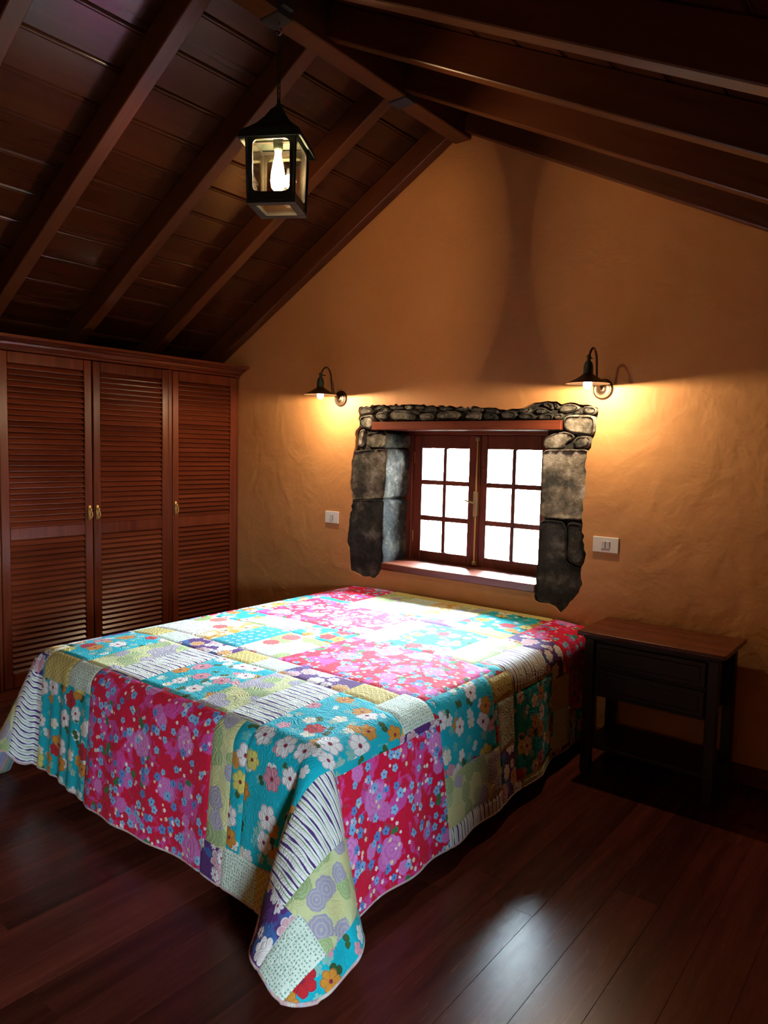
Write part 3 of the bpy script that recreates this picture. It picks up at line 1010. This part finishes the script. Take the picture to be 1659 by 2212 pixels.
def f_white(g, uv):
    c = g.mix(g.noise(uv, 12.0), (0.66, 0.70, 0.68), (0.76, 0.76, 0.74))
    n = g.noise(uv, 26.0, 3.0, 0.6, 1.2)
    c = g.mix(g.step(g.math('ABSOLUTE', g.math('SUBTRACT', n, 0.5)), 0.006, 0.018, 0.8, 0), c, (0.10, 0.10, 0.14))
    lf, lc, _, _, _, _ = flowers(g, uv, 5.0, 0.8, 0.44, 2, [(0.30, 0.42, 0.14), (0.34, 0.46, 0.18)], 0.65, 12.0, 0.6)
    c = g.mix(lf, c, lc)
    m, col, cen, ln, ed, rel = flowers(g, uv, 6.5, 0.7, 0.34, 11, [(0.55, 0.08, 0.08), (0.58, 0.14, 0.12)], 0.6, 5.0, 0.12)
    col = g.mix(g.step(g.math('SINE', g.math('MULTIPLY', rel, 22.0)), 0.4, 0.9, 0.0, 0.4), col, (0.7, 0.4, 0.36))
    return g.mix(m, c, col)


def f_orange(g, uv):
    n = g.noise(uv, 16.0, 3.0, 0.6, 0.6)
    c = g.mix(g.step(n, 0.47, 0.56), (0.70, 0.63, 0.46), (0.62, 0.33, 0.05))
    n2 = g.noise(g.vm('ADD', uv, (7, 2, 0)), 30.0, 2.0, 0.6, 0.6)
    return g.mix(g.step(n2, 0.62, 0.68), c, (0.12, 0.08, 0.04))


def f_polka(g, uv):
    m, col, _, _, _, _ = flowers(g, uv, 24.0, 0.5, 0.33, 4, [(0.32, 0.58, 0.72), (0.28, 0.52, 0.62)], 0.9, 2.0, 0.3)
    return g.mix(m, (0.02, 0.36, 0.48), col)


def f_back(g, uv):
    x, y, _ = g.sep(uv)
    t = g.math('FRACT', g.math('MULTIPLY', g.math('ADD', x, y), 1 / 0.16))
    return g.ramp(t, [(0.0, (0.24, 0.30, 0.26)), (0.22, (0.55, 0.28, 0.20)), (0.28, (0.30, 0.26, 0.42)), (0.5, (0.26, 0.36, 0.52)), (0.62, (0.20, 0.24, 0.14)), (0.74, (0.60, 0.58, 0.52)), (0.8, (0.12, 0.28, 0.40))], 'CONSTANT')


def f_bind(g, uv):
    n = g.noise(g.coord('Object'), 35.0, 3.0)
    return g.ramp(n, [(0.35, (0.62, 0.56, 0.52)), (0.5, (0.60, 0.35, 0.36)), (0.6, (0.45, 0.50, 0.62)), (0.7, (0.68, 0.62, 0.58))])


QM = {'P': fabric('print_pink_roses', f_pink), 'T': fabric('print_teal_garden', f_teal), 'G': fabric('print_green_circles', f_green),
      'S': fabric('print_purple_stripe', f_stripe), 'D': fabric('print_pale_dots', f_dots), 'Y': fabric('print_gold_lattice', f_gold),
      'U': fabric('print_purple_blossom', f_purple), 'W': fabric('print_white_red_flower', f_white), 'O': fabric('print_orange_cream', f_orange),
      'K': fabric('print_turquoise_polka', f_polka)}
MAT['backing'] = fabric('quilt_striped_backing', f_back)
MAT['binding'] = fabric('quilt_binding_cloth', f_bind)

# flat layout (u along x, v from the head to the foot), painter's order
RECTS = []


def R(k, u0, u1, v0, v1):
    RECTS.append((k, u0, u1, v0, v1))


R('T', -3.60, -0.70, 0.0, 3.0)
# hidden left drop
for i, k in enumerate('GTSPDUTG'):
    R(k, -3.60, -3.05, i * 0.33, i * 0.33 + 0.33)
# head rows
R('P', -3.25, -2.72, 0.0, 0.44)
R('G', -2.72, -2.52, 0.0, 0.50)
R('D', -2.52, -2.34, 0.0, 0.50)
R('O', -2.34, -2.16, 0.0, 0.45)
R('G', -2.16, -1.98, 0.0, 0.45)
R('T', -1.98, -1.64, 0.0, 0.45)
R('Y', -2.72, -1.64, 0.0, 0.07)
R('U', -2.19, -1.92, 0.45, 0.57)
R('Y', -1.92, -1.64, 0.45, 0.57)
R('U', -1.64, -1.27, 0.40, 0.60)
R('P', -1.64, -1.05, 0.0, 0.42)
# far pink row
R('T', -3.05, -2.95, 0.44, 1.0)
R('O', -3.05, -2.95, 0.70, 0.86)
R('P', -2.95, -2.19, 0.50, 1.0)
R('D', -2.19, -2.05, 0.57, 1.02)
R('T', -2.05, -1.70, 0.57, 1.02)
R('G', -1.70, -1.54, 0.57, 1.02)
R('S', -1.54, -1.31, 0.60, 0.96)
# narrow row
R('T', -3.05, -2.80, 1.0, 1.19)
R('G', -2.80, -2.64, 1.0, 1.19)
R('S', -2.64, -2.47, 1.0, 1.19)
R('T', -2.47, -2.19, 1.0, 1.19)
R('W', -3.05, -2.77, 1.19, 1.53)
R('O', -2.77, -2.63, 1.19, 1.53)
R('K', -2.63, -2.45, 1.19, 1.53)
R('W', -2.45, -2.19, 1.19, 1.53)
R('P', -2.19, -1.44, 1.02, 1.53)
# lattice row
for k, a, b in (('Y', -3.05, -2.89), ('D', -2.89, -2.71), ('U', -2.71, -2.39), ('Y', -2.39, -2.22), ('D', -2.22, -2.04), ('U', -2.04, -1.71), ('Y', -1.71, -1.53)):
    R(k, a, b, 1.53, 1.67)
# foot row
for k, a, b in (('T', -3.05, -2.76), ('G', -2.76, -2.58), ('S', -2.58, -2.38), ('T', -2.38, -2.04), ('G', -2.04, -1.87), ('S', -1.87, -1.71)):
    R(k, a, b, 1.67, 2.055)
R('T', -1.71, -1.36, 1.67, 2.50)
# right-hand drop
R('T', -1.44, -1.14, 1.10, 1.48)
R('G', -1.14, -0.96, 1.07, 1.48)
R('S', -0.96, -0.70, 1.07, 1.48)
R('Y', -1.42, -1.315, 0.93, 1.10)
R('D', -1.315, -1.10, 0.92, 1.08)
R('U', -1.10, -0.70, 0.88, 1.07)
R('T', -1.31, -0.93, 0.52, 0.92)
R('G', -0.93, -0.70, 0.50, 0.88)
R('Y', -1.27, -1.12, 0.35, 0.52)
R('D', -1.12, -0.92, 0.32, 0.50)
R('U', -0.92, -0.70, 0.32, 0.50)
R('T', -1.05, -0.70, 0.0, 0.32)
R('P', -1.345, -0.70, 1.48, 2.06)
R('D', -1.53, -1.365, 1.51, 1.69)
R('U', -1.365, -1.345, 1.48, 1.72)
# right foot corner
R('S', -1.36, -1.17, 2.06, 2.46)
R('G', -1.17, -0.98, 2.06, 2.46)
R('T', -0.98, -0.70, 2.06, 3.0)
R('U', -1.36, -1.12, 2.46, 3.0)
R('D', -1.12, -0.97, 2.44, 3.0)
# foot drop
R('Y', -3.00, -2.80, 2.055, 2.20)
R('D', -2.80, -2.63, 2.055, 2.19)
R('T', -3.02, -2.63, 2.20, 3.0)
R('P', -2.63, -1.87, 2.055, 3.0)
R('G', -1.87, -1.77, 2.055, 2.51)
R('U', -1.90, -1.79, 2.51, 3.0)
R('D', -1.79, -1.62, 2.50, 3.0)
R('Y', -1.62, -1.45, 2.50, 3.0)
R('U', -1.45, -1.36, 2.50, 3.0)
# left foot corner
R('O', -3.10, -3.00, 2.0, 2.12)
R('U', -3.22, -3.01, 2.10, 2.20)
R('S', -3.24, -3.02, 2.20, 3.0)
R('G', -3.60, -3.24, 2.05, 3.0)

QXL, QXR, QYF, QZ = -3.050, -1.475, 2.040, 0.620
UA, UB, VA, VB = -3.59, -0.895, 0.022, 2.625
NU, NV = 206, 198
ug = np.linspace(UA, UB, NU + 1)
vg = np.linspace(VA, VB, NV + 1)
UU, VV = np.meshgrid(ug, vg, indexing='ij')
uc, vc = 0.5 * (ug[1:] + ug[:-1]), 0.5 * (vg[1:] + vg[:-1])
ids = np.zeros((NU, NV), int)
for i, (k, u0, u1, v0, v1) in enumerate(RECTS):
    mu = (uc >= u0) & (uc < u1)
    mv = (vc >= v0) & (vc < v1)
    ids[np.ix_(mu, mv)] = i


def quilt_surface(U, V, inset=0.0):
    # rounded hem corners
    U, V = U.copy(), V.copy()
    rc = 0.14
    for sgn, lim in ((1, UB), (-1, UA)):
        cu, cv = lim - sgn * rc, VB - rc
        m = (sgn * (U - cu) > 0) & (V > cv)
        du, dv = U - cu, V - cv
        L = np.maximum(np.hypot(du, dv), 1e-6)
        s = np.minimum(1.0, rc / L)
        U = np.where(m, cu + du * s, U)
        V = np.where(m, cv + dv * s, V)
    r_in = np.maximum(U - QXR, 0)
    l_in = np.maximum(QXL - U, 0)
    f_in = np.maximum(V - QYF, 0)
    hemf = np.interp(U, [-3.2, -2.95, -2.6, -2.2, -1.9, -1.5], [0.90, 0.93, 0.985, 1.0, 0.99, 1.0])
    f_in = f_in * hemf
    side = r_in + l_in
    sg = np.where(r_in > 0, 1.0, np.where(l_in > 0, -1.0, np.where(U > -2.3, 1.0, -1.0)))
    r = np.hypot(side, f_in)
    s2t = np.clip(2 * side * f_in / np.maximum(r * r, 1e-9), 0, 1)
    tt = np.arctan2(side, np.maximum(f_in, 1e-9)) / (math.pi / 2)
    r = r * np.where(sg > 0, 1 - 0.11 * s2t ** 2, 1 - 0.16 * np.exp(-((tt - 0.30) / 0.14) ** 2) + 0.10 * np.exp(-((tt - 0.62) / 0.14) ** 2))
    th = np.arctan2(side, np.maximum(f_in, 1e-9))
    th = np.where(r < 1e-9, 0.0, th)
    t = th / (math.pi / 2)
    od = np.where(sg > 0, 0.22, 0.15) - 0.035 * np.exp(-((t - 0.64) / 0.05) ** 2)
    wl = np.where(sg > 0, 0.215, 0.20)
    o = od * (1 - np.cos(2 * math.pi * t))
    l = -wl * np.sin(2 * math.pi * t) - 0.07 * np.sin(math.pi * t)
    q = 1 / math.sqrt(2)
    ffl = 0.085 + 0.03 * np.sin(U * 7.3 + 0.6) * np.exp(-((U + 2.25) / 0.9) ** 2)
    sfl = np.interp(V, [0.0, 0.45, 0.7, 2.0], [0.0, 0.0, 0.10, 0.13]) + 0.015 * np.sin(V * 5.1 + 0.8)
    nx = np.sin(th) * sg
    ny = -np.cos(th)
    dn = np.sqrt(np.maximum(1 - o * o - l * l, 0.05))
    fl_ = ffl * np.cos(th) ** 2 + sfl * np.sin(th) ** 2
    Dx = o * q * sg + l * q * sg + fl_ * nx
    Dy = -o * q + l * q + fl_ * ny
    Dz = -dn
    nn = np.sqrt(Dx ** 2 + Dy ** 2 + Dz ** 2)
    Dx, Dy, Dz = Dx / nn, Dy / nn, Dz / nn
    Rb = 0.075 - inset
    px, py, pz = np.zeros_like(U), np.zeros_like(U), np.zeros_like(U)
    NS = 28
    for k in range(NS):
        rk = r * (k + 0.5) / NS
        a = np.clip(rk / (Rb * math.pi / 2), 0, 1) * math.pi / 2
        ex, ey, ez = np.cos(a) * nx + np.sin(a) * Dx, np.cos(a) * ny + np.sin(a) * Dy, np.sin(a) * Dz
        L = np.sqrt(ex ** 2 + ey ** 2 + ez ** 2)
        px += ex / L * r / NS
        py += ey / L * r / NS
        pz += ez / L * r / NS
    X = np.clip(U, QXL, QXR) + px
    Y = -np.clip(V, 0, QYF) + py
    # gentle crown and wrinkles on top, vertical gathers on the drops
    ein = np.minimum(np.minimum(U - QXL, QXR - U), QYF - V)
    Z = QZ + pz + 0.006 * np.sin(U * 6 + 1) * np.sin(V * 4) * np.clip(ein / 0.2, 0, 1) - 0.010 * np.exp(-(np.maximum(ein, 0) / 0.10) ** 2) * (ein > 0) - 0.010 * (ein <= 0)
    gather = (0.004 * np.sin(U * 26 + 2.0 * np.sin(U * 5)) * np.clip(f_in / 0.35, 0, 1) * np.cos(th) ** 2)
    gl = np.exp(-((U + 2.85) / 0.22) ** 2) * 0.005 * np.sin(U * 75) * np.clip((f_in - 0.05) / 0.25, 0, 1)
    Y = Y - gather * (f_in > 0) - gl * (f_in > 0)
    X = X + 0.008 * np.sin(V * 19 + np.sin(V * 4)) * np.clip(r_in / 0.35, 0, 1) * np.sin(th) ** 2
    Z = np.maximum(Z, 0.016)
    return np.stack([X, Y, Z], -1), U, V


QP, UQ, VQ = quilt_surface(UU, VV)
du_ = np.gradient(QP, axis=0)
dv_ = np.gradient(QP, axis=1)
QN = np.cross(dv_, du_)
QN /= np.maximum(np.linalg.norm(QN, axis=-1, keepdims=True), 1e-9)
if QN[NU // 2, NV // 3, 2] < 0:
    QN = -QN
# seams: lower the vertices shared by two different patches
pad = np.pad(ids, 1, mode='edge')
a00, a10, a01, a11 = pad[:-1, :-1], pad[1:, :-1], pad[:-1, 1:], pad[1:, 1:]
seam = (a00 != a10) | (a00 != a01) | (a00 != a11)
QP = QP + QN * np.where(seam, -0.0035, 0.0)[..., None]
OQ = (-2.26, -1.03, 0.60)
qt = thing('patchwork_quilt', OQ, 'colourful floral patchwork quilt draped over the bed to near the floor', 'quilt')


def uv_layer(me, faces, uvs):
    lay = me.uv_layers.new(name='flat')
    buf = np.array([uvs[i] for f in faces for i in f], dtype=np.float32).ravel()
    lay.data.foreach_set('uv', buf)


comp = -np.ones_like(ids)
ncomp = 0
PRINT = []
for i0 in range(NU):
    for j0 in range(NV):
        if comp[i0, j0] >= 0:
            continue
        stack, pid = [(i0, j0)], ids[i0, j0]
        comp[i0, j0] = ncomp
        while stack:
            a, b = stack.pop()
            for (c, d) in ((a + 1, b), (a - 1, b), (a, b + 1), (a, b - 1)):
                if 0 <= c < NU and 0 <= d < NV and comp[c, d] < 0 and ids[c, d] == pid:
                    comp[c, d] = ncomp
                    stack.append((c, d))
        PRINT.append(RECTS[pid][0])
        ncomp += 1
for pid in range(ncomp):
    cells = np.argwhere(comp == pid)
    vmap, verts, uvs, faces = {}, [], [], []
    for (i, j) in cells:
        f = []
        for (a, b) in ((i, j), (i + 1, j), (i + 1, j + 1), (i, j + 1)):
            if (a, b) not in vmap:
                vmap[(a, b)] = len(verts)
                verts.append(QP[a, b])
                uvs.append((UQ[a, b], VQ[a, b]))
            f.append(vmap[(a, b)])
        faces.append(f[::-1])
    me = mesh_data('patch', verts, faces, QM[PRINT[pid]], True, OQ)
    uv_layer(me, faces, uvs)
    link('patch', me, qt)
# backing
BP = QP - QN * 0.010
BP[..., 2] = np.maximum(BP[..., 2], 0.010)
st = 2
ii, jj = np.arange(0, NU + 1, st), np.arange(0, NV + 1, st)
bv = BP[np.ix_(ii, jj)]
bu = np.stack([UU, VV], -1)[np.ix_(ii, jj)]
ni, nj = len(ii), len(jj)
faces = [[a * nj + b, (a + 1) * nj + b, (a + 1) * nj + b + 1, a * nj + b + 1] for a in range(ni - 1) for b in range(nj - 1)]
me = mesh_data('backing', bv.reshape(-1, 3), faces, MAT['backing'], True, OQ)
uv_layer(me, faces, bu.reshape(-1, 2))
link('backing', me, qt)
MID = QP - QN * 0.005
edge = [tuple(MID[0, j]) for j in range(0, NV + 1)] + [tuple(MID[i, NV]) for i in range(1, NU + 1)] + [tuple(MID[NU, j]) for j in range(NV - 1, -1, -1)]
clean = [edge[0]]
for e in edge[1:]:
    if (Vector(e) - Vector(clean[-1])).length > 0.006:
        clean.append(e)
g_ = tube(clean, 0.0065, 8)
me = mesh_data('binding', g_[0], g_[1], MAT['binding'], True, OQ)
uv_layer(me, g_[1], [(v[0] + v[1], v[2]) for v in g_[0]])
link('binding', me, qt)

# ------------------------------------------------------------------ nightstand
NX0, NX1, NY0, NY1, NZ = -1.345, -0.692, -0.405, -0.020, 0.680
ns = thing('nightstand', (-1.02, -0.21, 0.0), 'dark wooden nightstand with a drawer and low shelf beside the bed', 'nightstand')
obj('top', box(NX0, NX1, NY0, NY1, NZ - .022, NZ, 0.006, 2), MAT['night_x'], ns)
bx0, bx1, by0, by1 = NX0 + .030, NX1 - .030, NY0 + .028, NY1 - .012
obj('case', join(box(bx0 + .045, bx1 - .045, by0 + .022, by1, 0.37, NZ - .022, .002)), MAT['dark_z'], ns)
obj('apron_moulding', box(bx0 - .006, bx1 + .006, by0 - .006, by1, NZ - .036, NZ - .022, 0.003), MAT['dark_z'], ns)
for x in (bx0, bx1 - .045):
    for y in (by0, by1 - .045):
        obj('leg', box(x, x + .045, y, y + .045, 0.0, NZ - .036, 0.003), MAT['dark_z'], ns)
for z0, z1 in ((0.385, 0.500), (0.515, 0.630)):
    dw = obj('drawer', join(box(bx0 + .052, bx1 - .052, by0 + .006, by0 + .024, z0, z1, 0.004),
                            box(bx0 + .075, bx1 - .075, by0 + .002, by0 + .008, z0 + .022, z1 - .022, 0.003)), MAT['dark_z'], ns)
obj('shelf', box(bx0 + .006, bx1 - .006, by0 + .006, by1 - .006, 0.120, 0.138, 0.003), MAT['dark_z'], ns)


# ------------------------------------------------------------------ wall lamps
def lamp_light(name, power, parent, loc, radius, col=WARM):
    l = bpy.data.lights.new(name, 'POINT')
    l.energy = power
    l.color = col
    l.shadow_soft_size = radius
    o = bpy.data.objects.new(name, l)
    o.location = loc
    o.parent = parent
    COL.objects.link(o)
    return o


def sconce(x, z, label):
    t = thing('wall_lamp', (x, 0.0, z), label, 'wall lamp', 'swan-neck wall lamps beside the window')
    obj('backplate', lathe([(0.0, -0.020), (0.014, -0.020), (0.018, -0.016), (0.026, -0.013), (0.040, -0.012), (0.044, -0.014), (0.049, -0.012), (0.053, -0.004), (0.053, 0.002)], (x, 0, z), 28, 1), MAT['bronze'], t, True)
    arm = []
    # leaves the plate, climbs, loops over and comes down onto the lamp holder
    ctrl = [(-0.012, 0.0), (-0.05, 0.006), (-0.085, 0.040), (-0.097, 0.10), (-0.105, 0.150), (-0.128, 0.182), (-0.155, 0.188), (-0.180, 0.170), (-0.198, 0.140)]
    C = [Vector((c[0], c[1])) for c in ctrl]
    for i in range(len(C) - 1):
        p0, p1, p2, p3 = C[max(i - 1, 0)], C[i], C[i + 1], C[min(i + 2, len(C) - 1)]
        for k in range(5):
            s = k / 5
            q = 0.5 * ((2 * p1) + (p2 - p0) * s + (2 * p0 - 5 * p1 + 4 * p2 - p3) * s * s + (3 * p1 - p0 - 3 * p2 + p3) * s ** 3)
            arm.append((x, q.x, z + q.y))
    arm.append((x, C[-1].x, z + C[-1].y))
    obj('arm', tube(arm, 0.0055, 10), MAT['bronze'], t, True)
    sy = -0.200
    obj('lamp_holder', lathe([(0.0, 0.150), (0.008, 0.150), (0.011, 0.142), (0.008, 0.132), (0.010, 0.122), (0.018, 0.112), (0.023, 0.092), (0.024, 0.060), (0.021, 0.052), (0.0, 0.052)], (x, sy, z), 20), MAT['verdigris'], t, True)
    obj('adjusting_screw', lathe([(0.0, -0.026), (0.005, -0.026), (0.005, -0.018), (0.003, -0.016), (0.003, 0.0)], (x, sy + 0.045, z + 0.137), 10, 1), MAT['bronze'], t, True)
    zr = 0.012
    out = [(0.020, 0.066), (0.026, 0.056), (0.040, 0.046), (0.060, 0.034), (0.082, 0.022), (0.104, zr), (0.106, zr - .002)]
    inn = [(0.103, zr), (0.081, 0.0195), (0.059, 0.0315), (0.039, 0.0435), (0.025, 0.0535), (0.018, 0.060)]
    obj('shade', lathe(out + inn, (x, sy, z), 36), MAT['bronze'], t, True)
    obj('bulb', lathe([(0.0, 0.056), (0.010, 0.054), (0.011, 0.040), (0.017, 0.026), (0.022, 0.012), (0.021, -0.002), (0.014, -0.013), (0.0, -0.017)], (x, sy, z), 18), MAT['bulb'], t, True)
    for o in t.children:
        if o.name.startswith('bulb'):
            o.visible_shadow = True
    lamp_light('lamp_glow', BULB, t, (0, sy, zr - 0.004), 0.010)
    return t


sconce(-1.434, 1.838, 'bronze swan-neck wall lamp at the right of the window, above the nightstand')
sconce(-3.217, 1.838, 'bronze swan-neck wall lamp at the left of the window, nearer the wardrobe')


# ------------------------------------------------------------------ switch plates
def plate(x0, x1, z0, z1, label, rockers):
    t = thing('switch_plate', ((x0 + x1) / 2, 0.0, z0), label, 'light switch')
    obj('cover', box(x0, x1, -0.010, 0.0, z0, z1, 0.003, 2), MAT['white_plastic'], t)
    for (a, b) in rockers:
        rk = obj('rocker', box(x0 + a, x0 + b, -0.013, -0.008, z0 + .020, z1 - .020, 0.0015), MAT['grey_plastic'], t)
        obj('slot', box(x0 + b - .003, x0 + b + .002, -0.0125, -0.009, z0 + .024, z1 - .024), MAT['led'], rk)


plate(-1.447, -1.312, 1.006, 1.086, 'wide white double switch plate on the wall above the nightstand', [(.046, .066), (.070, .090)])
plate(-3.336, -3.216, 1.008, 1.088, 'small white switch plate left of the stone window surround', [(.046, .072)])


# ------------------------------------------------------------------ hanging lantern
LX, LY = -2.318, -1.432
lt = thing('hanging_lantern', (LX, LY, 2.50), 'lit black metal lantern with glass sides hanging on a chain from the ridge', 'lantern')
LA = math.radians(30.0)      # how the square body is turned on its chain
ca, sa = math.cos(LA), math.sin(LA)


def LR(geo):
    V, Fs = geo
    return [(LX + p[0] * ca - p[1] * sa, LY + p[0] * sa + p[1] * ca, p[2]) for p in V], Fs


def frustum(r0, z0, r1, z1):
    V = [(sx * r0, sy * r0, z0) for sx, sy in ((-1, -1), (1, -1), (1, 1), (-1, 1))] + [(sx * r1, sy * r1, z1) for sx, sy in ((-1, -1), (1, -1), (1, 1), (-1, 1))]
    return V, [[0, 1, 5, 4], [1, 2, 6, 5], [2, 3, 7, 6], [3, 0, 4, 7], [3, 2, 1, 0], [4, 5, 6, 7]]


ZB, ZTp = 2.512, 2.780
HB, HT = 0.096, 0.103


def side_panel(k):
    """framed side with a round-cornered opening, tapering downwards"""
    h = ZTp - ZB
    outer = [(-HB, ZB), (HB, ZB), (HT, ZTp), (-HT, ZTp)]
    w, z0, z1, rc = 0.078, ZB + 0.034, ZTp - 0.030, 0.022
    inn = []
    for (cx, cz, a0) in ((w - rc, z0 + rc, -90), (w - rc, z1 - rc, 0), (-w + rc, z1 - rc, 90), (-w + rc, z0 + rc, 180)):
        for s in range(5):
            a = math.radians(a0 + 22.5 * s)
            inn.append((cx + rc * math.cos(a), cz + rc * math.sin(a)))
    tri = tessellate_polygon([[Vector((x, z, 0)) for x, z in outer], [Vector((x, z, 0)) for x, z in inn]])
    P = outer + inn
    n = len(P)

    def pos(p, y):
        f = (p[1] - ZB) / h
        return (p[0], -(HB + (HT - HB) * f) + y, p[1])
    V = [pos(p, 0) for p in P] + [pos(p, 0.006) for p in P]
    Fs = [list(t) for t in tri] + [[n + i for i in reversed(t)] for t in tri]
    m = len(inn)
    for i in range(m):
        a, b = 4 + i, 4 + (i + 1) % m
        Fs.append([a, b, n + b, n + a])
    for i in range(4):
        a, b = i, (i + 1) % 4
        Fs.append([a, b, n + b, n + a])
    c, s = math.cos(k * math.pi / 2), math.sin(k * math.pi / 2)
    V = [(x * c - y * s, x * s + y * c, z) for x, y, z in V]
    return V, Fs, c, s


for k in range(4):
    V, Fs, c, s = side_panel(k)
    sp = obj('side_panel', LR((V, Fs)), MAT['black'], lt)
    gv = [(-0.082, -(HB - .010), ZB + .02), (0.082, -(HB - .010), ZB + .02), (0.086, -(HT - .010), ZTp - .02), (-0.086, -(HT - .010), ZTp - .02)]
    gv = gv + [(x, y + .003, z) for x, y, z in gv]
    gv = [(x * c - y * s, x * s + y * c, z) for x, y, z in gv]
    obj('glass_pane', LR((gv, [[0, 1, 2, 3], [7, 6, 5, 4], [0, 4, 5, 1], [1, 5, 6, 2], [2, 6, 7, 3], [3, 7, 4, 0]])), MAT['lamp_glass'], sp)
    q = 0.004
    cx, cy = (HB * c + HB * s, HB * s - HB * c)
    tx, ty = (HT * c + HT * s, HT * s - HT * c)
    obj('corner_post', LR(tube([(cx, cy, ZB - .012), (tx, ty, ZTp)], 0.0065, 6)), MAT['black'], lt)
# bottom tray with an opening
tray = join(*[LR(box(a, b, c_, d_, ZB - .014, ZB, 0.002)) for a, b, c_, d_ in ((-.103, .103, -.103, -.068), (-.103, .103, .068, .103), (-.103, -.068, -.068, .068), (.068, .103, -.068, .068))])
obj('bottom_tray', tray, MAT['black'], lt)
obj('tray_glass', LR(box(-.070, .070, -.070, .070, ZB - .008, ZB - .005)), MAT['lamp_glass'], lt)
# roof: overhanging skirt, concave pyramid, finial
rf = []
prf = [(0.130, ZTp - 0.032), (0.133, ZTp - 0.030), (0.121, ZTp + 0.002), (0.094, ZTp + 0.026), (0.070, ZTp + 0.050), (0.044, ZTp + 0.086), (0.026, ZTp + 0.120), (0.012, ZTp + 0.136)]
V, Fs = [], []
sq = [(-1, -1), (0, -1), (1, -1), (1, 0), (1, 1), (0, 1), (-1, 1), (-1, 0)]
ins_ = [(0.010, ZTp + 0.128), (0.024, ZTp + 0.114), (0.066, ZTp + 0.046), (0.115, ZTp + 0.002), (0.128, ZTp - 0.030)]
for (r_, z_) in prf + ins_:
    for (a, b) in sq:
        f = 1.0 if a and b else 1.0
        V.append((a * r_ * f, b * r_ * f, z_))
m = len(prf) + len(ins_)
for i in range(m):
    j = (i + 1) % m
    if i == len(prf) - 1:
        pass
    for k in range(8):
        k2 = (k + 1) % 8
        Fs.append([i * 8 + k, i * 8 + k2, j * 8 + k2, j * 8 + k])
obj('roof', LR((V, Fs)), MAT['verdigris'], lt)
obj('finial', LR(lathe([(0.0, ZTp + .130), (0.013, ZTp + .132), (0.014, ZTp + .142), (0.008, ZTp + .150), (0.006, ZTp + .166), (0.0, ZTp + .168)], (0, 0, 0), 14)), MAT['verdigris'], lt, True)
obj('bulb_socket', LR(lathe([(0.0, ZTp + .03), (0.020, ZTp + .03), (0.020, ZTp - .030), (0.016, ZTp - .040), (0.0, ZTp - .040)], (0, 0, 0), 18)), MAT['verdigris'], lt, True)
obj('socket_bar', LR(box(-.095, .095, -.010, .010, ZTp - .006, ZTp + .002)), MAT['black'], lt)
obj('bulb', LR(lathe([(0.013, ZTp - .040), (0.014, ZTp - .058), (0.021, ZTp - .088), (0.028, ZTp - .125), (0.031, ZTp - .160), (0.027, ZTp - .188), (0.014, ZTp - .203), (0.0, ZTp - .206)], (0, 0, 0), 20)), MAT['filament'], lt, True)
glow = lamp_light('lantern_glow', LANTERN, lt, (0, 0, ZTp - 0.092 - 2.50), 0.030, (1.0, 0.66, 0.36))
# chain, hook
ztop = 3.250
obj('ceiling_hook', tube([(LX, LY, ztop), (LX, LY, ztop - .020)] + [(LX + 0.0 + 0.013 * math.sin(a) * 1.0, LY, ztop - .034 + 0.013 * math.cos(a)) for a in [i * math.pi / 6 for i in range(0, 10)]], 0.0036, 8), MAT['chrome'], lt, True)
z = ztop - .034 - .010
k = 0
zend = ZTp + .150
LL = 0.030
nlk = int((z - zend) / (LL - .008)) + 1
pitch = (z - zend) / nlk
for k in range(nlk):
    zc = z - (k + .5) * pitch
    hl = pitch / 2 + .004
    ring = []
    for i in range(14):
        a = 2 * math.pi * i / 14
        w = 0.0075 * math.cos(a)
        h = (hl - .0075) * (1 if math.sin(a) > 0 else -1) + 0.0075 * math.sin(a)
        ring.append((LX + w * (1 if k % 2 else 0), LY + w * (0 if k % 2 else 1), zc + h))
    obj('chain_link', tube(ring, 0.0022, 6, True), MAT['black'], lt, True)
